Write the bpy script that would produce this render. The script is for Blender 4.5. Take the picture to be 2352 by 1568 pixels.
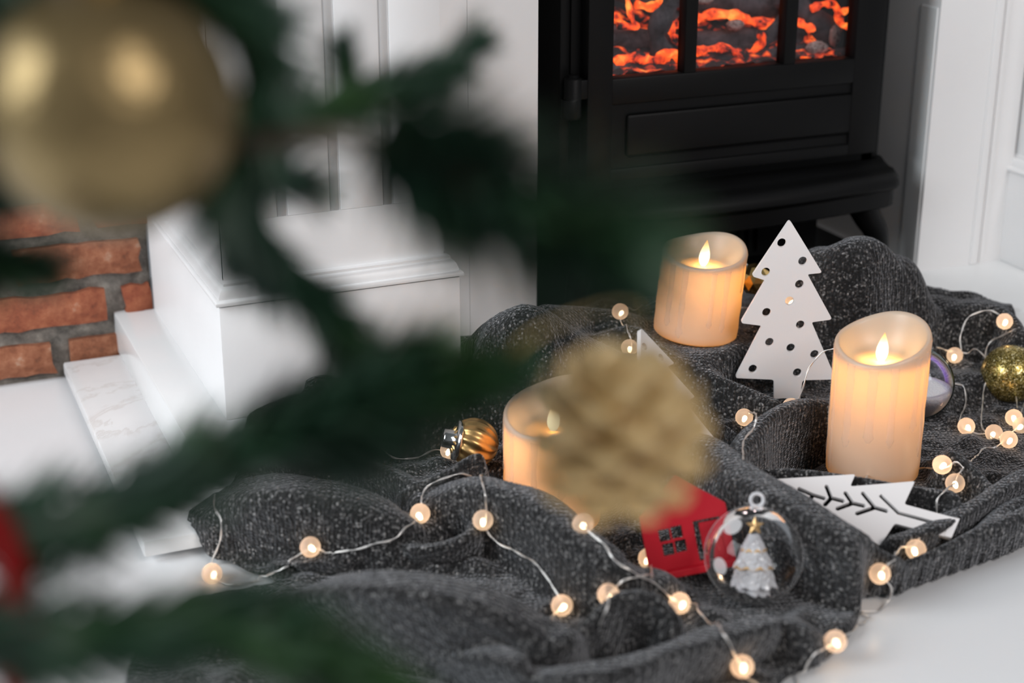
import bpy, bmesh, math, random
import numpy as np
from mathutils import Vector, Matrix
from mathutils.bvhtree import BVHTree
random.seed(7); np.random.seed(7)
PI = math.pi
for o in list(bpy.data.objects): bpy.data.objects.remove(o)
S = bpy.context.scene
COL = S.collection

# ------------------------------------------------------------------ camera
FPX, PITCH, YAW, CAMZ = 3650.0, math.radians(20.56), math.radians(23.07), 0.58
cd = bpy.data.cameras.new('camera'); cam = bpy.data.objects.new('camera', cd); COL.objects.link(cam)
cam.location = (0, 0, CAMZ); cam.rotation_euler = (PI/2 - PITCH, 0, -YAW)
cd.sensor_width = 36; cd.lens = FPX/2352*36; cd.clip_start = 0.02; cd.clip_end = 50
cd.dof.use_dof = True; cd.dof.focus_distance = 1.34; cd.dof.aperture_fstop = 3.7; cd.dof.aperture_blades = 0
S.camera = cam
# ------------------------------------------------------------------ light and exposure
w = bpy.data.worlds.new('world'); S.world = w; w.use_nodes = True
w.node_tree.nodes['Background'].inputs[0].default_value = (0.78, 0.83, 0.90, 1)
w.node_tree.nodes['Background'].inputs[1].default_value = 0.22
def area(name, loc, target, sx, sy, power, col):
    l = bpy.data.lights.new(name, 'AREA'); l.shape = 'RECTANGLE'; l.size = sx; l.size_y = sy; l.energy = power; l.color = col
    o = bpy.data.objects.new(name, l); COL.objects.link(o); o.location = loc
    o.rotation_euler = (Vector(target) - Vector(loc)).to_track_quat('-Z', 'Y').to_euler()
    return o
area('window_light', (-1.75, 0.85, 1.25), (0.4, 1.05, 0.05), 1.2, 1.3, 54, (0.90, 0.96, 1.0))
area('room_light', (0.90, -1.7, 2.2), (0.75, 1.2, 0.25), 1.4, 1.1, 54, (1.0, 0.95, 0.93))
S.view_settings.view_transform = 'Standard'; S.view_settings.look = 'None'
S.view_settings.exposure = 0.0; S.view_settings.gamma = 1.0; S.view_settings.use_curve_mapping = False

# ------------------------------------------------------------------ helpers
FW = Vector((math.sin(YAW)*math.cos(PITCH), math.cos(YAW)*math.cos(PITCH), -math.sin(PITCH)))
RT = Vector((math.cos(YAW), -math.sin(YAW), 0))
UP = RT.cross(FW)
C0 = Vector((0, 0, CAMZ))
def ray(u, v): return FW + RT*((u-1176)/FPX) + UP*((784-v)/FPX)
def at_d(u, v, d): return C0 + ray(u, v)*d
def on_z(u, v, z): r = ray(u, v); return C0 + r*((z-CAMZ)/r.z)
def on_y(u, v, y): r = ray(u, v); return C0 + r*(y/r.y)
def on_x(u, v, x): r = ray(u, v); return C0 + r*(x/r.x)

def tag(o, label=None, cat=None, group=None, kind=None):
    if label: o['label'] = label
    if cat: o['category'] = cat
    if group: o['group'] = group
    if kind: o['kind'] = kind
    return o
def thing(name, label, cat, loc, group=None):
    o = bpy.data.objects.new(name, None); COL.objects.link(o); o.location = loc; o.empty_display_size = .02
    return tag(o, label, cat, group)
def wloc(o):
    v = Vector((0, 0, 0))
    while o is not None: v = v + o.location; o = o.parent
    return v
def link(name, me, mat, parent=None, origin=None):
    """mesh in world coordinates -> object whose origin is its parent's (or `origin`)"""
    o = bpy.data.objects.new(name, me); COL.objects.link(o)
    if mat is not None: me.materials.append(mat)
    base = wloc(parent) if parent is not None else Vector((0, 0, 0))
    org = Vector(origin) if origin is not None else (base if parent is not None else Vector((0, 0, 0)))
    me.transform(Matrix.Translation(-org))
    if parent is not None: o.parent = parent
    o.location = org - base
    return o
def obj(name, bm, mat, parent=None, smooth=False, origin=None):
    me = bpy.data.meshes.new(name); bm.to_mesh(me); bm.free()
    if smooth:
        me.polygons.foreach_set('use_smooth', [True]*len(me.polygons))
    return link(name, me, mat, parent, origin)
def pyd(name, vs, fs, mat, parent=None, smooth=True, origin=None):
    me = bpy.data.meshes.new(name); me.from_pydata([tuple(v) for v in vs], [], fs)
    if smooth: me.polygons.foreach_set('use_smooth', [True]*len(me.polygons))
    return link(name, me, mat, parent, origin)
def box(bm, x0, x1, y0, y1, z0, z1, bev=0.0, seg=2):
    r = bmesh.ops.create_cube(bm, size=1)
    for v in r['verts']:
        v.co = Vector((x0+(v.co.x+.5)*(x1-x0), y0+(v.co.y+.5)*(y1-y0), z0+(v.co.z+.5)*(z1-z0)))
    if bev:
        es = list({e for v in r['verts'] for e in v.link_edges})
        bmesh.ops.bevel(bm, geom=es, offset=bev, segments=seg, affect='EDGES', profile=.5)
def nb(): return bmesh.new()
def struct(name, bm, mat, smooth=False, parent=None):
    o = obj(name, bm, mat, parent, smooth)
    if parent is None: o['kind'] = 'structure'
    return o
def autosmooth(o, ang=40):
    me = o.data
    me.polygons.foreach_set('use_smooth', [True]*len(me.polygons))
    try: me.set_sharp_from_angle(angle=math.radians(ang))
    except Exception: pass
    return o
def catmull(P, n=6):
    P = [Vector(p) for p in P]; out = []
    Q = [P[0]*2-P[1]] + P + [P[-1]*2-P[-2]]
    for i in range(1, len(Q)-2):
        a, b, c, d = Q[i-1], Q[i], Q[i+1], Q[i+2]
        for k in range(n):
            t = k/n
            out.append(.5*((2*b)+(c-a)*t+(2*a-5*b+4*c-d)*t*t+(3*b-a-3*c+d)*t**3))
    out.append(P[-1]); return out
def frames(P):
    T = []
    for i in range(len(P)):
        t = (P[min(i+1, len(P)-1)]-P[max(i-1, 0)]); T.append(t.normalized() if t.length > 1e-9 else Vector((0, 0, 1)))
    n = T[0].orthogonal().normalized(); N = []
    for t in T:
        n = (n - t*n.dot(t))
        n = n.normalized() if n.length > 1e-6 else t.orthogonal().normalized()
        N.append(n.copy())
    return T, N
def tube_data(P, R, seg=8, cap=True):
    P = [Vector(p) for p in P]
    if not hasattr(R, '__len__'): R = [R]*len(P)
    T, N = frames(P); vs = []; fs = []
    for p, t, n, r in zip(P, T, N, R):
        b = t.cross(n)
        for k in range(seg):
            a = 2*PI*k/seg; vs.append(p+n*(math.cos(a)*r)+b*(math.sin(a)*r))
    for i in range(len(P)-1):
        for k in range(seg):
            k2 = (k+1) % seg; fs.append((i*seg+k, i*seg+k2, (i+1)*seg+k2, (i+1)*seg+k))
    if cap:
        fs.append(tuple(range(seg))[::-1]); fs.append(tuple((len(P)-1)*seg+k for k in range(seg)))
    return vs, fs
def merge(L):
    vs, fs = [], []
    for v, f in L:
        o = len(vs); vs += list(v); fs += [tuple(i+o for i in q) for q in f]
    return vs, fs
def lathe_data(prof, seg=32, c=(0, 0, 0), M=None):
    """prof [(r,z)...]; M optional 3x3 rotation"""
    vs, fs = [], []; c = Vector(c)
    for r, z in prof:
        for k in range(seg):
            a = 2*PI*k/seg; p = Vector((r*math.cos(a), r*math.sin(a), z))
            vs.append((M @ p if M else p)+c)
    for i in range(len(prof)-1):
        for k in range(seg):
            k2 = (k+1) % seg; fs.append((i*seg+k, i*seg+k2, (i+1)*seg+k2, (i+1)*seg+k))
    return vs, fs
def sphere_data(c, r, seg=32, rings=18, M=None, fn=None):
    vs, fs = [], []; c = Vector(c)
    for i in range(rings+1):
        th = PI*i/rings
        for k in range(seg):
            ph = 2*PI*k/seg; p = Vector((math.sin(th)*math.cos(ph), math.sin(th)*math.sin(ph), math.cos(th)))
            rr = r*(fn(th, ph) if fn else 1); p = p*rr
            vs.append((M @ p if M else p)+c)
    for i in range(rings):
        for k in range(seg):
            k2 = (k+1) % seg
            fs.append((i*seg+k, (i+1)*seg+k, (i+1)*seg+k2, i*seg+k2))
    return vs, fs
def rot_to(axis):
    return Vector((0, 0, 1)).rotation_difference(Vector(axis).normalized()).to_matrix()
def round_poly(P, r, n=4):
    out = []; m = len(P)
    for i in range(m):
        p = Vector(P[i]).to_2d(); a = Vector(P[i-1]).to_2d()-p; b = Vector(P[(i+1) % m]).to_2d()-p
        la, lb = a.length, b.length; rr = P[i][2] if len(P[i]) > 2 else r
        q = min(rr, la*.45, lb*.45); s = p+a/la*q; e = p+b/lb*q
        for k in range(n+1):
            t = k/n; out.append((s*(1-t)**2+p*2*t*(1-t)+e*t*t).to_tuple())
    return out
def plate(name, outline, holes, thick, bev, mat, M, parent=None, origin=None):
    """2D outline with holes -> a solid board; M maps (x,y,depth) to the world"""
    cu = bpy.data.curves.new(name, 'CURVE'); cu.dimensions = '2D'; cu.fill_mode = 'BOTH'
    for L in [outline]+holes:
        sp = cu.splines.new('POLY'); sp.points.add(len(L)-1)
        for q, p in zip(sp.points, L): q.co = (p[0], p[1], 0, 1)
        sp.use_cyclic_u = True
    cu.extrude = thick/2-bev; cu.bevel_depth = bev; cu.bevel_resolution = 1; cu.offset = -bev
    t = bpy.data.objects.new('tmp', cu); COL.objects.link(t)
    dg = bpy.context.evaluated_depsgraph_get(); dg.update()
    me = bpy.data.meshes.new_from_object(t.evaluated_get(dg))
    bpy.data.objects.remove(t); bpy.data.curves.remove(cu)
    me.name = name; me.materials.clear(); me.transform(M)
    o = link(name, me, mat, parent, origin); autosmooth(o, 35); return o
def circle(cx, cy, r, n=20, ry=None):
    ry = ry or r
    return [(cx+r*math.cos(2*PI*k/n), cy+ry*math.sin(2*PI*k/n)) for k in range(n)]
def frame_matrix(O, X, Y):
    X = Vector(X); Y = Vector(Y); Z = X.cross(Y).normalized()
    M = Matrix.Identity(4)
    for i in range(3): M[i][0] = X[i]; M[i][1] = Y[i]; M[i][2] = Z[i]; M[i][3] = O[i]
    return M

# ------------------------------------------------------------------ materials
def mat(name, col=(.8, .8, .8), rough=.5, metal=0, **k):
    m = bpy.data.materials.new(name); m.use_nodes = True; b = m.node_tree.nodes['Principled BSDF']
    b.inputs['Base Color'].default_value = (*col, 1); b.inputs['Roughness'].default_value = rough; b.inputs['Metallic'].default_value = metal
    for n, v in k.items():
        n = n.replace('_', ' ')
        b.inputs[n].default_value = (*v, 1) if isinstance(v, tuple) else v
    return m
def N(m, t, **k):
    n = m.node_tree.nodes.new(t)
    for a, v in k.items(): setattr(n, a, v)
    return n
def L(m, a, b): m.node_tree.links.new(a, b)
def coords(m, scale=(1, 1, 1)):
    t = N(m, 'ShaderNodeTexCoord'); mp = N(m, 'ShaderNodeMapping'); mp.inputs['Scale'].default_value = scale
    L(m, t.outputs['Object'], mp.inputs[0]); return mp.outputs[0]
def noise(m, co, scale, detail=4, rough=.5, dist=0):
    n = N(m, 'ShaderNodeTexNoise'); L(m, co, n.inputs['Vector']); n.inputs['Scale'].default_value = scale
    n.inputs['Detail'].default_value = detail; n.inputs['Roughness'].default_value = rough; n.inputs['Distortion'].default_value = dist
    return n
def ramp(m, fac, stops):
    r = N(m, 'ShaderNodeValToRGB'); L(m, fac, r.inputs[0]); e = r.color_ramp.elements
    while len(e) > 1: e.remove(e[-1])
    e[0].position = stops[0][0]; e[0].color = (*stops[0][1], 1)
    for p, c in stops[1:]:
        q = e.new(p); q.color = (*c, 1)
    return r.outputs[0]
def bump(m, h, strength, dist):
    b = N(m, 'ShaderNodeBump'); b.inputs['Strength'].default_value = strength; b.inputs['Distance'].default_value = dist
    L(m, h, b.inputs['Height']); L(m, b.outputs[0], m.node_tree.nodes['Principled BSDF'].inputs['Normal']); return b
def B(m): return m.node_tree.nodes['Principled BSDF']

white = mat('white_paint', (.84, .84, .84), .42)
co = coords(white); n_ = noise(white, co, 90, 3); bump(white, n_.outputs[0], .12, .001)
L(white, ramp(white, noise(white, co, 5, 4).outputs[0], [(.3, (.81, .80, .80)), (.7, (.86, .855, .855))]), B(white).inputs[0])
floor_m = mat('floor_white', (.80, .80, .81), .34, Coat_Weight=.15, Coat_Roughness=.15)
co = coords(floor_m); L(floor_m, ramp(floor_m, noise(floor_m, co, 3, 5).outputs[0], [(.3, (.76, .765, .775)), (.7, (.81, .815, .825))]), B(floor_m).inputs[0])
step_m = mat('step_white', (.84, .85, .85), .22, Coat_Weight=.3, Coat_Roughness=.08)
marble = mat('marble', (.85, .85, .85), .25)
co = coords(marble, (1, 1, 1)); nn = noise(marble, co, 7, 9, .62, .9)
mixv = N(marble, 'ShaderNodeMix', data_type='RGBA', blend_type='MULTIPLY'); mixv.inputs[0].default_value = 1
L(marble, ramp(marble, nn.outputs[0], [(.0, (.84, .84, .84)), (.47, (.86, .86, .855)), (.5, (.76, .74, .72)), (.512, (.86, .86, .855)), (1, (.80, .80, .80))]), mixv.inputs[6])
L(marble, ramp(marble, noise(marble, co, 5, 6).outputs[0], [(.3, (.84, .84, .86)), (.6, (1, 1, 1))]), mixv.inputs[7]); L(marble, mixv.outputs[2], B(marble).inputs[0])
mortar = mat('mortar', (.2, .18, .16), .95)
co = coords(mortar); nn = noise(mortar, co, 60, 8, .7)
L(mortar, ramp(mortar, nn.outputs[0], [(.3, (.06, .055, .05)), (.55, (.22, .2, .175)), (.75, (.42, .39, .34))]), B(mortar).inputs[0]); bump(mortar, nn.outputs[0], .9, .004)
brick_m = mat('brick', (.4, .1, .05), .9)
co = coords(brick_m); nn = noise(brick_m, co, 55, 9, .7); oi = N(brick_m, 'ShaderNodeObjectInfo')
mx = N(brick_m, 'ShaderNodeMix', data_type='RGBA', blend_type='MIX'); L(brick_m, oi.outputs['Random'], mx.inputs[0])
L(brick_m, ramp(brick_m, nn.outputs[0], [(.25, (.07, .03, .02)), (.45, (.30, .075, .035)), (.62, (.42, .13, .06)), (.74, (.50, .26, .17))]), mx.inputs[6])
L(brick_m, ramp(brick_m, nn.outputs[0], [(.25, (.06, .03, .02)), (.45, (.24, .085, .04)), (.6, (.36, .15, .08)), (.74, (.5, .36, .26))]), mx.inputs[7])
L(brick_m, mx.outputs[2], B(brick_m).inputs[0]); bump(brick_m, nn.outputs[0], .8, .004)
stove_m = mat('stove_black', (.003, .003, .0032), .5, Specular_IOR_Level=.16)
co = coords(stove_m); bump(stove_m, noise(stove_m, co, 900, 2).outputs[0], .25, .0006)
stove_in = mat('firebox_black', (.012, .011, .012), .6)
glass_m = mat('pane_glass', (1, 1, 1), .03, Transmission_Weight=1.0, IOR=1.2)
def clear_glass(name, tint, rough, frost):
    m = bpy.data.materials.new(name); m.use_nodes = True; nt = m.node_tree; nt.nodes.remove(nt.nodes['Principled BSDF'])
    out = nt.nodes['Material Output']; tr = N(m, 'ShaderNodeBsdfTransparent'); tr.inputs[0].default_value = (*tint, 1)
    gl = N(m, 'ShaderNodeBsdfGlossy'); gl.inputs[0].default_value = (1, 1, 1, 1); gl.inputs[1].default_value = rough
    fr = N(m, 'ShaderNodeLayerWeight'); fr.inputs[0].default_value = frost
    mx = N(m, 'ShaderNodeMixShader'); L(m, fr.outputs['Fresnel'], mx.inputs[0]); L(m, tr.outputs[0], mx.inputs[1]); L(m, gl.outputs[0], mx.inputs[2]); L(m, mx.outputs[0], out.inputs[0])
    return m, gl, mx
pane_m, _, _ = clear_glass('pane', (.93, .93, .95), .03, .22)
ball_glass, _, _ = clear_glass('ornament_glass', (.975, .975, .98), .03, .20)
# white mixed in towards the clear ball's outline paints bright reflections and rim
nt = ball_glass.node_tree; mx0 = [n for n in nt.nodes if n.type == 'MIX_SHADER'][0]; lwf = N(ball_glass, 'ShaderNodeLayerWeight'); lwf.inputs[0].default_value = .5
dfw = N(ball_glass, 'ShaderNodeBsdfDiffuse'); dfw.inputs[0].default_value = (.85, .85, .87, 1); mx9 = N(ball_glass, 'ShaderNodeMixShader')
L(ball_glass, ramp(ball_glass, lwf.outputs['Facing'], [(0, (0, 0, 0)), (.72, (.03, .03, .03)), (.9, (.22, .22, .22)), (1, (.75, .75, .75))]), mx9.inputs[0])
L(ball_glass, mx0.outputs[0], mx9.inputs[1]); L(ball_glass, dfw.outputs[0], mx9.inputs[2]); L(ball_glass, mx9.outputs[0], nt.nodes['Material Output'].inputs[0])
irid, gl_, mx_ = clear_glass('iridescent_glass', (.95, .95, .97), .03, .26)
lw = N(irid, 'ShaderNodeLayerWeight'); lw.inputs[0].default_value = .45
L(irid, ramp(irid, lw.outputs['Facing'], [(0, (.7, .9, 1)), (.2, (.9, .95, 1)), (.35, (.6, .4, 1.0)), (.5, (.9, .8, .6)), (.7, (.75, .9, .9)), (1, (1, 1, 1))]), gl_.inputs[0])
crystal = mat('crystal', (.97, .97, 1), .08, Transmission_Weight=.55, IOR=1.45)
char_m = mat('charred_log', (.06, .06, .065), .85)
co = coords(char_m); nn = noise(char_m, co, 70, 8, .7, .5)
L(char_m, ramp(char_m, nn.outputs[0], [(.3, (.012, .012, .013)), (.6, (.10, .10, .11)), (.8, (.22, .21, .22))]), B(char_m).inputs[0]); bump(char_m, nn.outputs[0], 1, .006)
# glowing cracks of the embers: they give off light themselves
def ember(name, lo, hi, strength):
    m = mat(name, (.03, .025, .025), .9); co = coords(m); n1 = noise(m, co, 68, 6, .55, .4); 
    e = ramp(m, n1.outputs[0], [(lo, (0, 0, 0)), (lo+.06, (.45, .025, .003)), ((lo+hi)/2, (1, .10, .01)), (hi, (1, .38, .06))])
    L(m, e, B(m).inputs['Emission Color']); B(m).inputs['Emission Strength'].default_value = strength
    bump(m, n1.outputs[0], 1, .006); return m
ember_m = ember('embers', .40, .78, 1.7)
ember_low = ember('ember_bed', .51, .74, 1.1)
ash_m = mat('ash_end', (.5, .42, .38), .95)
co = coords(ash_m); nn = noise(ash_m, co, 260, 6, .7); L(ash_m, ramp(ash_m, nn.outputs[0], [(.35, (.16, .06, .05)), (.5, (.55, .45, .4)), (.7, (.85, .8, .74))]), B(ash_m).inputs[0]); bump(ash_m, nn.outputs[0], 1, .004)

# knitted blanket wool
knit = mat('knit_wool', (.03, .03, .033), .95, Sheen_Weight=.34, Sheen_Roughness=.4, Sheen_Tint=(.92, .94, 1.0))
co = coords(knit); nd = noise(knit, co, 45, 2)
ad = N(knit, 'ShaderNodeMix', data_type='RGBA', blend_type='ADD'); ad.inputs[0].default_value = .006
L(knit, co, ad.inputs[6]); L(knit, nd.outputs['Color'], ad.inputs[7])
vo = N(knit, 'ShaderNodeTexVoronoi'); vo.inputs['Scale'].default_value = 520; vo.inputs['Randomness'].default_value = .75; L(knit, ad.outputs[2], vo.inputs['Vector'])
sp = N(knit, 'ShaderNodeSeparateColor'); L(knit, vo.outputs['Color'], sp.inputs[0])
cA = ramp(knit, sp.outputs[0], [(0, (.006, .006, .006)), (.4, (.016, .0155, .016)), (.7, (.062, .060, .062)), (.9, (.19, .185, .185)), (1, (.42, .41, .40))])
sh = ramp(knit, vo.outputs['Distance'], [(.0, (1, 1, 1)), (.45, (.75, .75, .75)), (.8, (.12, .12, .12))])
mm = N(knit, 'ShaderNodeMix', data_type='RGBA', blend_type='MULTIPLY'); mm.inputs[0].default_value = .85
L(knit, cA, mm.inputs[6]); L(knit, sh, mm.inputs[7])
wvs = []
for ang_, sc_w in ((.35, 92), (.35+PI/2, 70)):     # ribs and courses of the knitting
    mp_ = N(knit, 'ShaderNodeMapping'); mp_.inputs['Rotation'].default_value = (0, 0, ang_); L(knit, ad.outputs[2], mp_.inputs[0])
    wv = N(knit, 'ShaderNodeTexWave'); wv.inputs['Scale'].default_value = sc_w; wv.inputs['Distortion'].default_value = 1.5; wv.inputs['Detail'].default_value = 1; L(knit, mp_.outputs[0], wv.inputs[0]); wvs.append(wv.outputs['Fac'])
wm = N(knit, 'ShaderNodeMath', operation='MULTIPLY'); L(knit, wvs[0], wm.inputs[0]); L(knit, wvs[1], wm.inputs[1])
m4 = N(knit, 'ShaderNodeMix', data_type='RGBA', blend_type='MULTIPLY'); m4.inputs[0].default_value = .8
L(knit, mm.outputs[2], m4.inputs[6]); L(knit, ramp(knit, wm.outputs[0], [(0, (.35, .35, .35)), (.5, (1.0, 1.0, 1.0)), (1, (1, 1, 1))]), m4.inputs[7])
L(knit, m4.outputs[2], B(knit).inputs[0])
inv = N(knit, 'ShaderNodeMath', operation='SUBTRACT'); inv.inputs[0].default_value = 1; L(knit, vo.outputs['Distance'], inv.inputs[1])
ma = N(knit, 'ShaderNodeMath', operation='MULTIPLY_ADD'); L(knit, wm.outputs[0], ma.inputs[0]); ma.inputs[1].default_value = .9; L(knit, inv.outputs[0], ma.inputs[2])
bump(knit, ma.outputs[0], 1.0, .0012)

def wax(name, col, tcol, f, clear=0.0):
    """wax lets light through; its inner side absorbs instead of bouncing light around the hollow"""
    m = mat(name, col, .38, Coat_Weight=.15, Coat_Roughness=.2); nt = m.node_tree; out = nt.nodes['Material Output']
    t = N(m, 'ShaderNodeBsdfTranslucent'); t.inputs[0].default_value = (*tcol, 1)
    x = N(m, 'ShaderNodeMixShader'); x.inputs[0].default_value = f
    L(m, B(m).outputs[0], x.inputs[1]); L(m, t.outputs[0], x.inputs[2])
    if clear:
        tr_ = N(m, 'ShaderNodeBsdfTransparent'); x2 = N(m, 'ShaderNodeMixShader'); x2.inputs[0].default_value = clear
        L(m, x.outputs[0], x2.inputs[1]); L(m, tr_.outputs[0], x2.inputs[2]); L(m, x2.outputs[0], out.inputs[0]); return m
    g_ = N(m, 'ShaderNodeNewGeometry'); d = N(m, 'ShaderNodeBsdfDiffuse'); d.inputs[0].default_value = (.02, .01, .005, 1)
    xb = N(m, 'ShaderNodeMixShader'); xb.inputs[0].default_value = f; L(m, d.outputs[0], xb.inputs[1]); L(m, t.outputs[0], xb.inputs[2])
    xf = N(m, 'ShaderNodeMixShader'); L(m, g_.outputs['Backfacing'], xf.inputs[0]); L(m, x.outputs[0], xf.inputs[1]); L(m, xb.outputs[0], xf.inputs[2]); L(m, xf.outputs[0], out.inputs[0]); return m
wax_m = wax('wax', (.82, .70, .58), (1.0, .66, .30), .45)
drip_m = wax('wax_drip', (.92, .80, .70), (1.0, .8, .6), .2, .72)
def emis(name, col, s):
    m = bpy.data.materials.new(name); m.use_nodes = True; nt = m.node_tree; nt.nodes.remove(nt.nodes['Principled BSDF'])
    e = N(m, 'ShaderNodeEmission'); e.inputs[0].default_value = (*col, 1); e.inputs[1].default_value = s; L(m, e.outputs[0], nt.nodes['Material Output'].inputs[0]); return m
flame_m = bpy.data.materials.new('flame'); flame_m.use_nodes = True; flame_m.node_tree.nodes.remove(B(flame_m))
tc = N(flame_m, 'ShaderNodeTexCoord'); sx_ = N(flame_m, 'ShaderNodeSeparateXYZ'); L(flame_m, tc.outputs['Generated'], sx_.inputs[0])
e_ = N(flame_m, 'ShaderNodeEmission'); L(flame_m, ramp(flame_m, sx_.outputs[2], [(0, (1, .9, .55)), (.5, (1, .88, .55)), (.8, (1, .66, .28)), (1, (1, .5, .15))]), e_.inputs[0])
L(flame_m, ramp(flame_m, sx_.outputs[2], [(0, (1, 1, 1)), (.55, (.55, .55, .55)), (1, (.25, .25, .25))]), e_.inputs[1])
mu = N(flame_m, 'ShaderNodeMath', operation='MULTIPLY'); mu.inputs[1].default_value = 5.5
L(flame_m, e_.inputs[1].links[0].from_socket, mu.inputs[0]); L(flame_m, mu.outputs[0], e_.inputs[1]); L(flame_m, e_.outputs[0], flame_m.node_tree.nodes['Material Output'].inputs[0])
led_m = emis('led_glow', (1, .80, .52), 9)
# frosted globes
globe_m = bpy.data.materials.new('frosted_globe'); globe_m.use_nodes = True; nt = globe_m.node_tree; out = nt.nodes['Material Output']
B(globe_m).inputs['Base Color'].default_value = (.93, .80, .72, 1); B(globe_m).inputs['Roughness'].default_value = .3
t1 = N(globe_m, 'ShaderNodeBsdfTranslucent'); t1.inputs[0].default_value = (1, .84, .74, 1)
t2 = N(globe_m, 'ShaderNodeBsdfTransparent'); t2.inputs[0].default_value = (1, .93, .86, 1)
m1 = N(globe_m, 'ShaderNodeMixShader'); m1.inputs[0].default_value = .6
m2 = N(globe_m, 'ShaderNodeMixShader'); lw = N(globe_m, 'ShaderNodeLayerWeight'); lw.inputs[0].default_value = .35
L(globe_m, ramp(globe_m, lw.outputs['Facing'], [(0, (.42, .42, .42)), (.6, (.62, .62, .62)), (1, (.95, .95, .95))]), m2.inputs[0])
L(globe_m, B(globe_m).outputs[0], m1.inputs[1]); L(globe_m, t1.outputs[0], m1.inputs[2]); L(globe_m, t2.outputs[0], m2.inputs[1]); L(globe_m, m1.outputs[0], m2.inputs[2]); L(globe_m, m2.outputs[0], out.inputs[0])
wire_m = mat('silver_wire', (.86, .83, .80), .32, .75)
board_m = mat('white_board', (.80, .77, .765), .5)
co = coords(board_m); bump(board_m, noise(board_m, co, 700, 2).outputs[0], .12, .0004)
red_m = mat('red_board', (.40, .004, .014), .5, Specular_IOR_Level=.3)
gold_m = mat('shiny_gold', (.83, .55, .20), .10, 1)
goldr_m = mat('satin_gold', (.80, .50, .20), .34, 1)
silver_m = mat('silver_cap', (.85, .85, .84), .12, 1)
starm = mat('gold_star', (.72, .46, .20), .4, .6)
snow_m = mat('fake_snow', (.82, .80, .80), .9)
co = coords(snow_m); bump(snow_m, noise(snow_m, co, 700, 4).outputs[0], .8, .002)
drip_frost = wax('frost_print', (.80, .79, .80), (.8, .8, .8), .3, .3)
glit = mat('gold_glitter', (.42, .32, .08), .35, .85)
co = coords(glit); vg = N(glit, 'ShaderNodeTexVoronoi'); vg.inputs['Scale'].default_value = 900; L(glit, co, vg.inputs['Vector'])
spg = N(glit, 'ShaderNodeSeparateColor'); L(glit, vg.outputs['Color'], spg.inputs[0])
L(glit, ramp(glit, spg.outputs[0], [(0, (.10, .07, .012)), (.5, (.32, .24, .06)), (.85, (.62, .50, .20)), (1, (1, .9, .55))]), B(glit).inputs[0])
L(glit, ramp(glit, spg.outputs[1], [(0, (.12, .12, .12)), (1, (.6, .6, .6))]), B(glit).inputs['Roughness']); bump(glit, spg.outputs[2], .9, .0012)
cone_m = mat('champagne_glitter', (.62, .50, .28), .5, .25)
co = coords(cone_m); L(cone_m, ramp(cone_m, noise(cone_m, co, 140, 4, .7).outputs[0], [(.3, (.42, .24, .06)), (.5, (.70, .54, .28)), (.7, (.95, .88, .70))]), B(cone_m).inputs[0])
bauble_m = mat('champagne_bauble', (.23, .165, .075), .38, .8)
co = coords(bauble_m); bump(bauble_m, noise(bauble_m, co, 70, 3).outputs[0], .45, .006)
needle_m = mat('pine_needle', (.02, .08, .03), .55)
co = coords(needle_m); L(needle_m, ramp(needle_m, noise(needle_m, co, 22, 2).outputs[0], [(.3, (.006, .030, .018)), (.5, (.011, .046, .019)), (.7, (.026, .080, .018))]), B(needle_m).inputs[0])
bark_m = mat('branch_bark', (.05, .035, .02), .85)
ribbon_m = mat('red_ribbon', (.20, .003, .004), .6, Specular_IOR_Level=.2)
cord_m = mat('gold_cord', (.6, .42, .15), .4, .7)

# ------------------------------------------------------------------ the setting
bm = nb(); box(bm, -2.2, 2.6, -1.6, 1.62, -.04, 0); struct('floor', bm, floor_m)
XS, YS = .162, 1.087
bm = nb(); box(bm, XS, 2.0, YS, 1.492, .0065, .02, .0022, 2); sl = struct('trim_1', bm, marble); autosmooth(sl); tag(sl, 'pale marble slab with beige veins lying under the white step')
bm = nb(); box(bm, XS+.02, 1.99, YS+.03, 1.49, 0, .0065); o = obj('packing_strip', bm, mortar, sl)
XT, YT = .216, 1.155
bm = nb(); box(bm, XT, 2.0, YT, 1.60, .02, .06, .0015, 2); st = struct('trim_2', bm, step_m); autosmooth(st); tag(st, 'glossy white hearth step beneath the fireplace surround')
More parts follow.
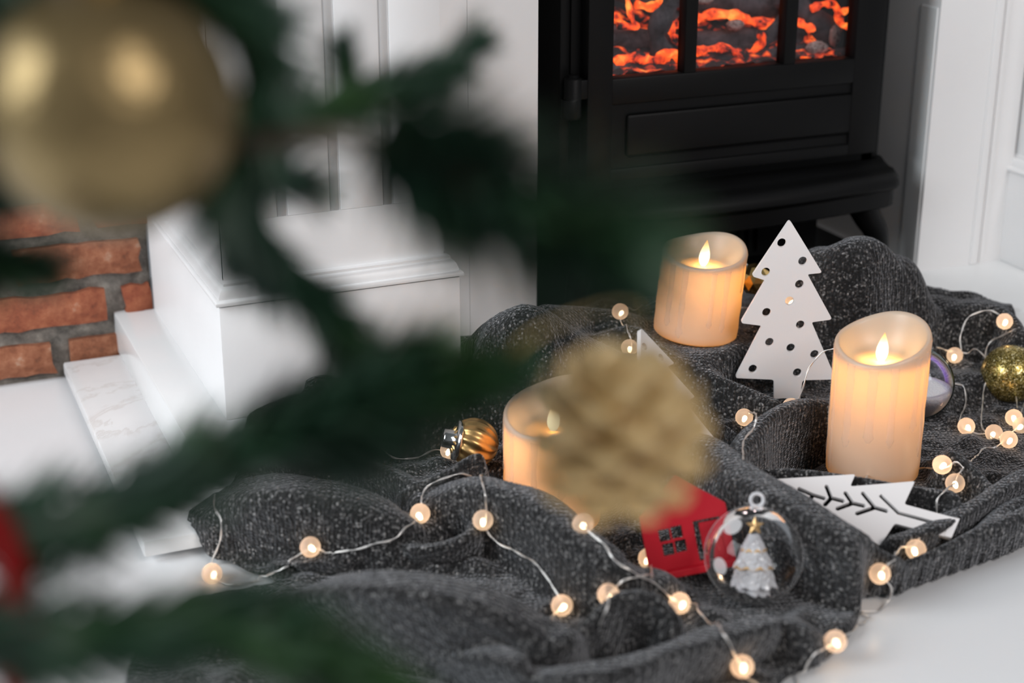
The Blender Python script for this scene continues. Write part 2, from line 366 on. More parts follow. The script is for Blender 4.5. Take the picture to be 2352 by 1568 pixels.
# pillars of the surround
TOP = 1.0
def pillar(name, x0, x1, yf, label):
    """plinth spans x0..x1; the shaft stands back from it"""
    bm = nb(); box(bm, x0, x1, yf, 1.497, .06, .158, .0012, 2); p = struct(name, bm, white); autosmooth(p); tag(p, label)
    # stepped moulding on top of the plinth
    z = .158; pr_ = [(.001, 0), (-.0022, .0012), (-.0028, .0035), (-.0016, .0052), (.0006, .0058), (.0010, .0080), (.0024, .0116), (.0046, .0142), (.0062, .0150), (.0062, .0172), (.0075, .0180), (.013, .0182)]
    vs, fs = [], []
    for ins, dz in pr_: vs += [(x0+ins, 1.4965, z+dz), (x0+ins, yf+ins, z+dz), (x1-ins, yf+ins, z+dz), (x1-ins, 1.4965, z+dz)]
    for i in range(len(pr_)-1):
        for k in range(3): fs.append((i*4+k, i*4+k+1, (i+1)*4+k+1, (i+1)*4+k))
    autosmooth(pyd('moulding', vs, fs, white, p), 50); z += .0182
    sx0, sx1, sy = x0+.008, x1-.010, yf+.012
    # fluted shaft: boards between three grooves
    W_ = sx1-sx0; gw = .0048; gz = z+.048
    gx = [sx0+W_*f for f in (.27, .505, .745)]
    bm = nb(); box(bm, sx0, sx1, sy+.0018, 1.495, z-.004, TOP)
    box(bm, sx0, sx1, sy, sy+.0051, z-.004, gz)
    xs = [sx0]+[q for g in gx for q in (g-gw, g+gw)]+[sx1]
    for a, b in zip(xs[::2], xs[1::2]): box(bm, a, b, sy, sy+.0051, gz, TOP, .0008, 2)
    autosmooth(obj('shaft', bm, white, p))
    for g in gx:   # rounded bead in each flute
        prof = [(.0040*math.cos(a), .0030*math.sin(a)) for a in np.linspace(0, PI, 9)]
        vs = [(g+q[0], sy+.0019-q[1]*.55, zz) for zz in (gz, TOP) for q in prof]; k = len(prof)
        fs = [(i, i+1, k+i+1, k+i) for i in range(k-1)]+[tuple(range(k))[::-1]]
        pyd('flute', vs, fs, white, p)
    return p
pillar('trim_3', .2545, .462, 1.197, 'white fluted pillar and plinth left of the stove')
pillar('trim_4', 1.125, 1.335, 1.197, 'white plinth at the right border of the photo')
JL, JR, JY = .579, 1.017, 1.30
bm = nb(); box(bm, .45, JL, JY, 1.50, .06, TOP); o = struct('trim_5', bm, white); tag(o, 'flat white panel between the fluted pillar and the stove')
bm = nb(); box(bm, .513-.002, .513+.001, JY-.0012, JY, .06, TOP); obj('seam_bead', bm, white, o)
bm = nb(); box(bm, JR, 1.13, JY, 1.50, .06, TOP); o = struct('trim_6', bm, white); tag(o, 'flat white panel right of the black stove')
bm = nb(); box(bm, 1.085, 1.093, JY-.003, JY+.001, .06, TOP, .001, 1); box(bm, 1.097, 1.100, JY-.002, JY+.001, .06, TOP); obj('seam_bead', bm, white, o)
bm = nb(); box(bm, JR-.0012, JR+.001, JY+.004, JY+.03, .06, .335, .0004, 1); obj('edge_strip', bm, step_m, o)
bm = nb(); box(bm, JL, JR, JY, 1.5, .64, TOP); o = struct('trim_7', bm, white); tag(o, 'white lintel over the stove opening')
shade_in = mat('recess_shade', (.012, .012, .012), .7)  # near black puts the deep shade behind the stove into the colour
bm = nb(); box(bm, JL, JR, 1.585, 1.6, .06, .64); o = struct('wall_back', bm, shade_in)
# brick wall with separately laid bricks
bm = nb(); box(bm, -.55, .2545, 1.506, 1.60, 0, 1.1); wb = struct('wall_left', bm, mortar)
def brick(x0, x1, z0, z1):
    bm = nb(); nx = max(3, int((x1-x0)/.014)); bmesh.ops.create_grid(bm, x_segments=nx, y_segments=3, size=.5)
    for v in bm.verts:
        u, t = v.co.x+.5, v.co.y+.5; e = min(min(u, 1-u)*(x1-x0), min(t, 1-t)*(z1-z0))
        j = .0012 if 0 < u < 1 and 0 < t < 1 else .0022
        v.co = Vector((x0+u*(x1-x0)+random.uniform(-j, j), 1.4955+(0 if e > .003 else .003)+random.uniform(-.0011, .0011), z0+t*(z1-z0)+random.uniform(-j, j)*.7))
    bd = [e for e in bm.edges if e.is_boundary]; r = bmesh.ops.extrude_edge_only(bm, edges=bd)
    for v in r['geom']:
        if isinstance(v, bmesh.types.BMVert): v.co.y = 1.510
    bmesh.ops.recalc_face_normals(bm, faces=bm.faces)
    c = Vector(((x0+x1)/2, 1.50, (z0+z1)/2))
    autosmooth(obj('brick', bm, brick_m, wb, origin=c), 50)
zz = .008; PB = .0465; row = 0
ends = {0: .155, 1: .2105, 2: .245, 3: .19}
while zz < .62:
    e0 = ends.get(row, ends[1] if row % 2 else ends[0]); h = .031+random.uniform(-.0015, .0015)
    if row == 2: h = .033
    x1 = e0+.118 if e0+.018 < .24 else e0; x0 = e0+.016
    if x0 < .24: brick(x0, min(.2535, x1), zz+.001, zz+h-.001)
    x1 = e0
    while x1 > -.40:
        ln = .115+random.uniform(-.004, .004); brick(x1-ln, x1, zz, zz+h); x1 -= ln+.016
    zz += PB; row += 1

# ------------------------------------------------------------------ the stove
stv = thing('wood_stove', 'black cast iron style stove with glowing logs behind three panes', 'stove', (.79, 1.38, .06))
DY = 1.292
X = lambda u, v, y=DY: on_y(u, v, y).x
Z = lambda u, v, y=DY: on_y(u, v, y).z
bl, br = X(1284, 300, 1.312), X(2030, 200, 1.312)
ZT = .60; zb = .175
bm = nb()
box(bm, bl, bl+.012, 1.312, 1.54, zb, ZT, .003); box(bm, br-.012, br, 1.312, 1.54, zb, ZT, .003)
box(bm, bl+.01, br-.01, 1.528, 1.54, zb, ZT); box(bm, bl, br, 1.312, 1.54, zb, zb+.012); box(bm, bl-.012, br+.012, 1.29, 1.55, ZT, ZT+.02, .006)
box(bm, bl+.01, X(1352, 200), 1.3095, 1.32, zb, ZT); box(bm, X(2015, 200), br-.01, 1.3095, 1.32, zb, ZT); box(bm, bl+.01, br-.01, 1.3095, 1.32, zb, .27)
autosmooth(obj('body', bm, stove_m, stv))
# door : frame, raised panel, mullions, panes, hinge
dl, dr = X(1350, 200), X(2022, 200); dz0 = Z(1358, 424); wl, wr = X(1409, 180), X(1963, 140)
wz0 = Z(1409, 182); wz1 = .52
bm = nb()
box(bm, dl, wl, DY, DY+.018, dz0, ZT-.03, .0018); box(bm, wr, dr, DY, DY+.018, dz0, ZT-.03, .0018)
box(bm, wl-.001, wr+.001, DY, DY+.018, wz1, ZT-.03, .0018)
pz1 = Z(1410, 242); pz0 = Z(1410, 390); pl, pr = X(1410, 300), X(1985, 250)
box(bm, wl-.001, wr+.001, DY, DY+.018, pz1, wz0, .0018); box(bm, wl-.001, wr+.001, DY, DY+.018, dz0, pz0, .0018)
box(bm, wl-.001, wr+.001, DY+.003, DY+.018, pz0-.001, pz1+.001)
door = autosmooth(obj('door', bm, stove_m, stv))
bm = nb(); a_, b_ = X(1440, 300), X(1968, 260); box(bm, a_, b_, DY+.0008, DY+.004, pz0+.010, pz1-.010, .0035, 3); autosmooth(obj('raised_panel', bm, stove_m, door))
for u0, u1 in ((1573, 1601), (1801, 1828)):
    bm = nb(); box(bm, X(u0, 160), X(u1, 160), DY+.001, DY+.016, wz0-.001, wz1+.001, .0015); autosmooth(obj('mullion', bm, stove_m, door))
for u0, u1 in ((1409, 1573), (1601, 1801), (1828, 1963)):
    bm = nb(); box(bm, X(u0, 160)-.001, X(u1, 160)+.001, DY+.009, DY+.011, wz0-.001, wz1); obj('pane', bm, pane_m, door)
hx = X(1322, 230, 1.295)
hz0, hzm, hz1 = Z(1320, 275, 1.295), Z(1320, 232, 1.295), Z(1320, 185, 1.295)
v1 = lathe_data([(0, hz0), (.0085, hz0), (.0095, hz0+.002), (.0095, hzm), (.009, hzm+.001)], 20, (hx-.002, 1.300, 0))
v2 = lathe_data([(.009, hzm+.001), (.0085, hzm+.002), (.0085, hz1), (.0075, hz1+.0015), (.0055, hz1+.0015), (.005, hz1+.004), (0, hz1+.0045)], 20, (hx, 1.300, 0))
hg = pyd('hinge', *merge([v1, v2]), stove_m, door)
bm = nb(); box(bm, hx, dl+.004, DY+.001, DY+.012, hzm+.001, hz1, .001); autosmooth(obj('hinge_leaf', bm, stove_m, door))
# bulging ledge below the door
lx0, lx1 = bl-.006, X(2082, 415, 1.272)
zl = Z(2060, 372, 1.30)
prof = [(1.33, zl+.004), (1.305, zl+.003), (1.298, zl-.001), (1.290, zl-.004), (1.284, zl-.004), (1.277, zl-.008), (1.274, zl-.013), (1.274, zl-.018), (1.278, zl-.022), (1.282, zl-.024), (1.282, zl-.040), (1.288, zl-.043), (1.33, zl-.043)]
sec = [(lx0, 0.012), (lx0+.004, .004), (lx0+.012, 0)]+[(lx0+.012+(lx1-lx0-.024)*k/12, -.014*math.sin(PI*k/12)) for k in range(1, 12)]+[(lx1-.012, 0), (lx1-.004, .004), (lx1, .012)]
vs = []; fs = []
for x, dy in sec:
    for y, z in prof: vs.append((x, y+(dy if y < 1.32 else 0), z))
k = len(prof)
for i in range(len(sec)-1):
    for j in range(k-1): fs.append((i*k+j, i*k+j+1, (i+1)*k+j+1, (i+1)*k+j))
fs += [tuple(range(k)), tuple((len(sec)-1)*k+j for j in range(k))[::-1]]
autosmooth(pyd('ledge', vs, fs, stove_m, stv), 35)
# legs (curved, two fronts and two backs), base box and grille
for sx, xx in ((-1, lx0+.03), (1, lx1-.022)):
    for yy in (1.300, 1.50):
        P = [Vector((xx-sx*.012, yy, zl-.036)), Vector((xx-sx*.002, yy-.002, zl-.055)), Vector((xx+sx*.008, yy-.004, .11)), Vector((xx+sx*.014, yy-.005, .075)), Vector((xx+sx*.020, yy-.006, .0635))]
        Pc = catmull(P, 5); R = np.linspace(.016, .008, len(Pc))
        d1 = tube_data(Pc, list(R), 10); d2 = lathe_data([(0, .060), (.013, .060), (.014, .063), (.013, .069), (.009, .071), (0, .072)], 16, (xx+sx*.020, yy-.006, 0))
        pyd('leg', *merge([d1, d2]), stove_m, stv)
bm = nb(); box(bm, JL+.004, JR-.004, 1.304, 1.58, .0601, .0625, .0006, 1); autosmooth(obj('shade_plate', bm, stove_m, stv))  # added black sheet stands in for shade on the hearth under the stove
bm = nb(); box(bm, lx0+.05, lx1-.05, 1.35, 1.52, .085, zb+.01); obj('ash_box', bm, stove_m, stv)
bm = nb()
for k in range(15): box(bm, .70+k*.0105, .7045+k*.0105, 1.344, 1.351, .092, .122)
obj('grille', bm, stove_m, stv)
# firebox : logs, embers
bm = nb(); box(bm, wl-.012, wr+.012, 1.50, 1.51, .2, ZT-.02); box(bm, wl-.012, wr+.012, 1.32, 1.5, wz0-.03, wz0-.006); obj('firebox', bm, stove_in, stv)
def log(P, r, name='log', m=None, amp=.25, seg=16):
    P = catmull(P, 6); n = len(P); R = []
    ph = random.random()*9
    for i in range(n): R.append(r*(1+amp*.5*math.sin(i*.9+ph)+amp*.3*random.uniform(-1, 1)))
    vs, fs = tube_data(P, R, seg)
    vs = [v+Vector((random.uniform(-1, 1), random.uniform(-1, 1), random.uniform(-1, 1)))*r*.10 for v in vs]
    return pyd(name, vs, fs, m or char_m, stv)
def fb(u, v, y): return on_y(u, v, y)
log([fb(1575, -60, 1.37), fb(1540, 10, 1.365), fb(1510, 70, 1.36), fb(1520, 125, 1.355)], .010, amp=.35)
log([fb(1390, 75, 1.40), fb(1450, 92, 1.39), fb(1570, 105, 1.385), fb(1640, 120, 1.38)], .012)
log([fb(1400, -30, 1.42), fb(1470, 0, 1.42), fb(1560, 60, 1.42)], .009)
log([fb(1400, 165, 1.345), fb(1500, 158, 1.35), fb(1620, 150, 1.35)], .008)
log([fb(1590, 100, 1.38), fb(1700, 95, 1.38), fb(1830, 85, 1.38)], .013)
log([fb(1600, -10, 1.41), fb(1700, 8, 1.41), fb(1830, 0, 1.41)], .014)
log([fb(1600, 150, 1.35), fb(1720, 138, 1.35), fb(1850, 120, 1.35)], .008)
log([fb(1640, 130, 1.37), fb(1745, 100, 1.365), fb(1800, 40, 1.36)], .006)
log([fb(1790, -10, 1.37), fb(1850, 30, 1.365), fb(1915, 85, 1.36)], .012)
log([fb(1820, 110, 1.40), fb(1900, 112, 1.40), fb(1990, 90, 1.40)], .014)
log([fb(1820, 30, 1.44), fb(1900, 10, 1.44), fb(1990, 30, 1.44)], .016)
log([fb(1820, 128, 1.35), fb(1900, 130, 1.345), fb(1970, 118, 1.345)], .007)
E1 = [([(1410, 145), (1455, 132), (1500, 140), (1545, 122), (1570, 150)], 1.345, .0052), ([(1440, -5), (1452, 45), (1462, 62), (1420, 60)], 1.375, .0028), ([(1462, 10), (1500, 15), (1530, -15)], 1.39, .0042),
      ([(1535, 72), (1560, 52), (1590, 48)], 1.37, .0045), ([(1540, 75), (1553, 92), (1548, 100)], 1.37, .0028), ([(1410, 35), (1440, 60), (1462, 62)], 1.39, .0030),
      ([(1600, 42), (1640, 32), (1690, 36), (1740, 52), (1805, 55)], 1.375, .0048), ([(1600, 118), (1650, 110), (1690, 120), (1710, 140)], 1.345, .0042), ([(1720, 132), (1735, 112), (1752, 95), (1745, 75)], 1.352, .0038),
      ([(1830, 48), (1850, 60), (1870, 68)], 1.35, .0036), ([(1865, 20), (1895, 8), (1920, 15), (1932, 55), (1965, 62)], 1.352, .0036), ([(1935, 28), (1965, 25)], 1.36, .003), ([(1870, 75), (1880, 95)], 1.37, .004), ([(1840, 128), (1880, 135), (1910, 130)], 1.342, .0022)]
for P, y, r in E1:
    Pp = [fb(u, v, y) for u, v in P]
    if len(Pp) < 3: Pp.insert(1, (Pp[0]+Pp[1])/2+Vector((0, 0, .002)))
    log(Pp, r, 'ember', ember_m, .5, 10)
bm = nb(); bmesh.ops.create_grid(bm, x_segments=40, y_segments=18, size=.5)
for v in bm.verts:
    v.co = Vector((wl-.01+(v.co.x+.5)*(wr-wl+.02), 1.325+(v.co.y+.5)*.17, wz0-.006+(v.co.y+.5)*.035+random.uniform(0, .006)))
obj('ember_bed', bm, ember_low, stv, True)
for u, v, y, rx in ((1690, 58, 1.366, .0085), (1876, 110, 1.338, .0105), (1918, 82, 1.345, .006), (1618, -2, 1.36, .008)):
    vs, fs = sphere_data(fb(u, v, y), rx, 16, 10, None, lambda a, b: 1+random.uniform(-.16, .16)); c = fb(u, v, y)
    sq = .62 if rx != .006 else 1.8
    vs = [Vector(((p.x-c.x)*1.15 if sq < 1 else (p.x-c.x), (p.y-c.y)*.7, (p.z-c.z)*sq))+c for p in vs]
    pyd('log_end', vs, fs, ash_m, stv)
def point(name, loc, power, col, r, parent=None):
    l = bpy.data.lights.new(name, 'POINT'); l.energy = power; l.color = col; l.shadow_soft_size = r
    o = bpy.data.objects.new(name, l); COL.objects.link(o); o.location = Vector(loc)-(wloc(parent) if parent else Vector()); o.parent = parent; return o
point('log_fill', (.70, 1.345, .40), .10, (1, .75, .72), .02, stv)  # two unseen lights added in the firebox to lift the logs
point('log_fill', (.85, 1.345, .40), .10, (1, .75, .72), .02, stv)

# ------------------------------------------------------------------ the knitted blanket: one draped cloth
def V2(u, v, z): p = on_z(u, v, z); return (p.x, p.y)
OUT = [V2(430, 1185, .025), V2(470, 1238, .02), V2(525, 1300, 0), V2(575, 1325, 0), V2(622, 1338, 0), V2(624, 1356, 0), V2(560, 1362, 0), V2(450, 1395, 0), V2(390, 1425, 0), V2(320, 1500, 0), V2(290, 1600, 0), V2(330, 1750, 0),
       V2(700, 1900, 0), V2(1300, 1850, 0), V2(1700, 1680, 0), V2(1800, 1575, 0), V2(1860, 1545, 0), V2(1935, 1490, 0), V2(1972, 1430, 0), V2(1978, 1375, 0),
       V2(2050, 1368, 0), V2(2150, 1335, 0), V2(2250, 1300, 0), V2(2352, 1262, 0), V2(2480, 1190, 0), V2(2580, 1000, .01), V2(2520, 850, .02), V2(2420, 750, .065), V2(2352, 712, .068), V2(2310, 688, .068), V2(2230, 668, .068), V2(2150, 655, .068), V2(2085, 648, .068),
       (.995, 1.285), (.96, 1.300), (.80, 1.325), (.62, 1.325), (.585, 1.292), (.47, 1.285), (.466, 1.192), (.30, 1.190), (.262, 1.17), V2(600, 960, .07), V2(530, 1015, .07), V2(480, 1095, .045)]
GX0, GX1, GY0, GY1, DX = .12, 1.14, .62, 1.34, .0022
gx = np.arange(GX0, GX1, DX); gy = np.arange(GY0, GY1, DX); XX, YY = np.meshgrid(gx, gy)
def sstep(a, b, x): t = np.clip((x-a)/(b-a), 0, 1); return t*t*(3-2*t)
BASE = .004+.019*sstep(YS-.022, YS+.006, YY)*sstep(XS-.02, XS+.004, XX)+.040*sstep(YT-.024, YT+.006, YY)*sstep(XT-.02, XT+.004, XX)
UX = XX+.008*np.sin(YY*41)+.006*np.sin(YY*83+XX*20); UY = YY+.008*np.sin(XX*37+1)+.005*np.sin(XX*77-YY*25)
H = BASE+.003+.0040*np.sin(UX*70+UY*38)*np.sin(UY*55-UX*22)+.0026*np.sin(UX*150-UY*95)*np.sin(UX*40+UY*60)+.0018*np.sin(UX*90+UY*170+1.3)
# ridge: crest pixels with the crest's height above the floor, half width, steepness
RID = [   # (crest, half width behind, steepness, width ratio of the side towards the room, how far the fold rolls over)
 ([(800, 738, .128), (860, 750, .125), (960, 790, .100), (1080, 800, .095)], .045, 2.2, .9),
 ([(1080, 780, .100), (1150, 722, .125), (1205, 702, .135), (1260, 715, .125), (1330, 770, .100), (1420, 830, .075)], .042, 2.4, .9),
 ([(690, 905, .085), (720, 865, .10), (790, 800, .105)], .035, 2.4, .8),
 ([(560, 975, .085), (640, 935, .085), (760, 920, .085)], .03, 2, .8),
 ([(470, 1165, .038), (550, 1125, .060), (660, 1110, .072), (790, 1125, .068), (900, 1165, .052), (960, 1195, .034)], .034, 3.6, 1.0, 0.01),
 ([(520, 1235, .030), (590, 1195, .044), (700, 1185, .046), (830, 1205, .038), (920, 1225, .028)], .022, 4.5, .75, 0.020),
 ([(560, 1300, .014), (610, 1296, .018), (660, 1290, .018)], .008, 2, .9),
 ([(760, 1040, .045), (860, 1070, .050), (960, 1110, .050)], .018, 2.4, .6, 0.008),
 ([(930, 1128, .045), (1030, 1078, .060), (1095, 1042, .070), (1118, 1062, .062)], .014, 2.4, .8, 0.008),
 ([(985, 1130, .045), (1070, 1105, .064), (1150, 1112, .072), (1240, 1148, .072), (1320, 1212, .066), (1420, 1282, .054), (1490, 1322, .035)], .024, 4.5, .95, 0.006),
 ([(640, 1296, .018), (760, 1283, .024), (900, 1262, .030), (1010, 1250, .034), (1075, 1225, .040), (1100, 1195, .042)], .011, 4, .8, 0.012),
 ([(690, 1352, .044), (760, 1330, .072), (880, 1322, .088), (1020, 1335, .088), (1160, 1375, .076), (1270, 1440, .056)], .016, 6, 1.9, 0.024),
 ([(670, 1380, .026), (690, 1430, .024), (720, 1500, .015)], .016, 2.6, 1),
 ([(1030, 1500, .030), (1120, 1490, .052), (1200, 1515, .054), (1240, 1560, .036)], .014, 5, 1.2, 0.016),
 ([(1240, 1540, .046), (1330, 1538, .056), (1450, 1515, .056), (1560, 1478, .052), (1660, 1445, .046), (1760, 1425, .040)], .014, 5, 1.2, 0.014),
 ([(1760, 1425, .032), (1830, 1432, .036), (1880, 1480, .026)], .020, 2.6, .8, 0.01),
 ([(1310, 1460, .036), (1375, 1400, .056), (1430, 1362, .062), (1500, 1362, .060), (1545, 1410, .046), (1530, 1450, .034)], .012, 2.6, .8, 0.008),
 ([(1260, 1330, .020), (1330, 1316, .032), (1400, 1318, .036), (1480, 1325, .034)], .009, 2.4, .7, 0.007),
 ([(1545, 1070, .058), (1558, 1028, .074), (1590, 1003, .080), (1645, 1022, .078), (1720, 1080, .078), (1810, 1134, .078), (1900, 1194, .072), (1990, 1248, .062), (2060, 1293, .046)], .024, 4.5, 1.15, 0.016),
 ([(1640, 1120, .050), (1760, 1195, .046), (1880, 1270, .038)], .020, 3, 1),
 ([(2000, 1305, .038), (2080, 1300, .038), (2180, 1258, .036), (2280, 1213, .036), (2400, 1155, .036)], .014, 5, .9, 0.010),
 ([(2060, 1235, .036), (2160, 1200, .038), (2260, 1143, .042), (2370, 1078, .044), (2460, 1050, .042)], .012, 5, .9, 0.010),
 ([(2230, 1210, .034), (2300, 1160, .036), (2400, 1110, .036)], .008, 2.6, .8),
 ([(1700, 1030, .072), (1745, 968, .078), (1800, 932, .078), (1860, 918, .076), (1915, 925, .070)], .020, 3, .85, 0.008),
 ([(1715, 1080, .050), (1820, 1078, .058), (1910, 1088, .058), (2000, 1102, .056), (2090, 1118, .052), (2190, 1128, .046)], .011, 3, .8, 0),
 ([(2120, 1000, .062), (2170, 1025, .060), (2220, 1060, .052), (2260, 1100, .042)], .016, 2.6, .8),
 ([(1895, 570, .145), (1950, 550, .157), (2010, 548, .155), (2050, 590, .130)], .040, 3, .9),
 ([(1930, 640, .10), (1990, 660, .10), (2060, 670, .085)], .03, 2, 1),
 ([(2080, 668, .078), (2200, 690, .078), (2310, 712, .076), (2350, 760, .066)], .018, 2.4, 1),
 ([(1260, 700, .11), (1340, 705, .095), (1430, 720, .09)], .03, 2, 1),
 ([(1370, 770, .085), (1440, 750, .092), (1490, 765, .090), (1530, 810, .080), (1600, 845, .068), (1700, 885, .058), (1780, 925, .052)], .018, 2.6, .8, 0.006),
 ([(1560, 905, .062), (1640, 960, .058), (1700, 1000, .055)], .012, 2, .8),
]
LEAN = .32     # the folds roll over towards the room by this share of their height
def bz(x, y):
    j = min(max(int((y-GY0)/DX), 0), XX.shape[0]-1); i = min(max(int((x-GX0)/DX), 0), XX.shape[1]-1); return float(BASE[j, i])
def ridge(Hc, pts, wd, pw, fr, roll=0):
    g = Vector((FW.x, FW.y)).normalized()
    P = [(*V2(u, v, z), z) for u, v, z in pts]
    P = [(x+g.x*(LEAN*max(z-bz(x, y), 0)+roll), y+g.y*(LEAN*max(z-bz(x, y), 0)+roll), z) for x, y, z in P]; P = [tuple(p) for p in catmull([Vector(p) for p in P], 4)]
    best = np.full(Hc.shape, 9.0); zc = np.zeros(Hc.shape); sd = np.zeros(Hc.shape)
    for (x0, y0, z0), (x1, y1, z1) in zip(P[:-1], P[1:]):
        dx, dy = x1-x0, y1-y0; l2 = dx*dx+dy*dy+1e-12
        t = np.clip(((XX-x0)*dx+(YY-y0)*dy)/l2, 0, 1); ox, oy = XX-x0-t*dx, YY-y0-t*dy; d = np.hypot(ox, oy); k = d < best
        best[k] = d[k]; zc[k] = (z0+t*(z1-z0))[k]; sd[k] = ((ox*g.x+oy*g.y)/(d+1e-6))[k]
    side = sstep(-.7, .7, sd)      # 0 on the near side of the crest, 1 behind it
    ww = wd*(fr+(1-fr)*side)*(1+.14*np.sin(XX*60+YY*45))
    f = np.exp(-(best/ww)**pw); cand = Hc+(np.maximum(zc, Hc)-Hc)*f
    return cand, roll*f
acc = H.copy(); kk = .0035
ROLL = np.zeros(H.shape)
for rd_ in RID:
    c, ro_ = ridge(H, *rd_); ROLL = np.maximum(ROLL, ro_*sstep(0, .012, c-acc+.006))
    # smooth maximum
    h = np.clip(.5+.5*(c-acc)/kk, 0, 1); acc = acc*(1-h)+c*h+kk*h*(1-h)*.8
H = acc
# places where things press the cloth flat
CAND = [dict(px=(1596, 764), d=1.46, r=.0385, h=.086, dip=.013, face=-.35, tilt=(4.2, 0)), dict(px=(2002, 1080), d=1.30, r=.0375, h=.125, dip=.021, face=-.5, tilt=(0, 0)), dict(px=(1268, 1190), d=1.262, r=.0385, h=.108, dip=.024, face=-.75, tilt=(0, 0))]
for c in CAND: c['p'] = at_d(*c['px'], c['d'])
GBP = at_d(1731, 1274, 1.125)
PADS = [(c['p'].x, c['p'].y, c['p'].z-.002, .040) for c in CAND]+[(GBP.x, GBP.y, GBP.z-.0365, .024)]
# distance to the outline and inside test
pts = np.stack([XX.ravel(), YY.ravel()], 1); O = np.array([(p[0], p[1]) for p in OUT])
# soften the outline polygon
Oc = catmull([Vector((a, b, 0)) for a, b in list(O)+[O[0]]], 5)[:-1]; O = np.array([(p.x, p.y) for p in Oc])
dist = np.full(len(pts), 9.0); near = np.zeros_like(pts); inside = np.zeros(len(pts), bool)
for i in range(len(O)):
    a, b = O[i], O[(i+1) % len(O)]; ab = b-a; t = np.clip(((pts-a) @ ab)/(ab @ ab+1e-15), 0, 1); q = a+t[:, None]*ab; d = np.hypot(*(pts-q).T); k = d < dist
    dist[k] = d[k]; near[k] = q[k]
    c = ((a[1] > pts[:, 1]) != (b[1] > pts[:, 1])) & (pts[:, 0] < (b[0]-a[0])*(pts[:, 1]-a[1])/(b[1]-a[1]+1e-15)+a[0]); inside ^= c
dist = dist.reshape(XX.shape); inside = inside.reshape(XX.shape); near = near.reshape(XX.shape+(2,))
edge = np.clip(dist/.016, 0, 1); edge = np.sqrt(1-(1-edge)**2)
H = BASE+.003+(H-BASE-.003)*np.where(inside, edge, 0)
H = np.maximum(H, BASE+.003*edge)
for x, y, z, r in PADS:
    d = np.hypot(XX-x, YY-y); f = 1-sstep(r, r+.016, d); H = H*(1-f)+z*f
_bvh = None
def hz(x, y):
    q = _bvh.ray_cast(Vector((x, y, .6)), Vector((0, 0, -1)))
    return q[0].z if q[0] is not None else 0.0
def hit(u, v, off=0.0):
    r = ray(u, v); q = _bvh.ray_cast(C0, r.normalized())
    f = on_z(u, v, off)
    if q[0] is None or (f-C0).length < (q[0]-C0).length: return f
    n = q[1] if q[1].dot(r) < 0 else -q[1]
    return q[0]+(n*.75-FW*.45).normalized()*off
def clear_of(p, gap):
    q = _bvh.find_nearest(p, .02)
    if q[0] is None: return p
    s_ = (p-q[0]).dot(q[1])
    return p if s_ >= gap else q[0]+q[1]*gap
def add_blanket():
    ins = inside; ny, nx = XX.shape
    cell = ins[:-1, :-1].astype(int)+ins[1:, :-1]+ins[:-1, 1:]+ins[1:, 1:]; use = cell >= 3
    X2, Y2 = XX.copy(), YY.copy()
    # snap rim vertices to the smooth outline
    usedv = np.zeros_like(ins); full = np.zeros(ins.shape, int)
    for a, b in ((0, 0), (1, 0), (0, 1), (1, 1)):
        full[a:ny-1+a, b:nx-1+b] += use
    usedv = full > 0; rim = usedv & (full < 4)
    X2[rim] = near[..., 0][rim]; Y2[rim] = near[..., 1][rim]
    idx = -np.ones(ins.shape, int); idx[usedv] = np.arange(usedv.sum())
    Hb = H.copy(); Hb[rim] = BASE[rim]+.0005
    g = Vector((FW.x, FW.y)).normalized(); up_ = np.maximum(Hb-BASE-.003, 0)*LEAN+ROLL*edge; X2 = X2-g.x*up_; Y2 = Y2-g.y*up_
    vs = np.stack([X2[usedv], Y2[usedv], Hb[usedv]], 1)
    j, i = np.nonzero(use); fs = np.stack([idx[j, i], idx[j, i+1], idx[j+1, i+1], idx[j+1, i]], 1)
    me = bpy.data.meshes.new('knitted_blanket'); me.vertices.add(len(vs)); me.vertices.foreach_set('co', vs.ravel())
    me.loops.add(len(fs)*4); me.loops.foreach_set('vertex_index', fs.ravel()); me.polygons.add(len(fs)); me.polygons.foreach_set('loop_start', np.arange(len(fs))*4)
    me.update(calc_edges=True); me.validate(); me.polygons.foreach_set('use_smooth', [True]*len(me.polygons))
    global _bvh
    _bvh = BVHTree.FromPolygons([tuple(v) for v in vs], [tuple(f) for f in fs])
    me.materials.append(knit); o = bpy.data.objects.new('knitted_blanket', me); COL.objects.link(o)
    tag(o, 'rumpled charcoal grey knitted blanket spread over the hearth step and floor', 'blanket'); return o
add_blanket()

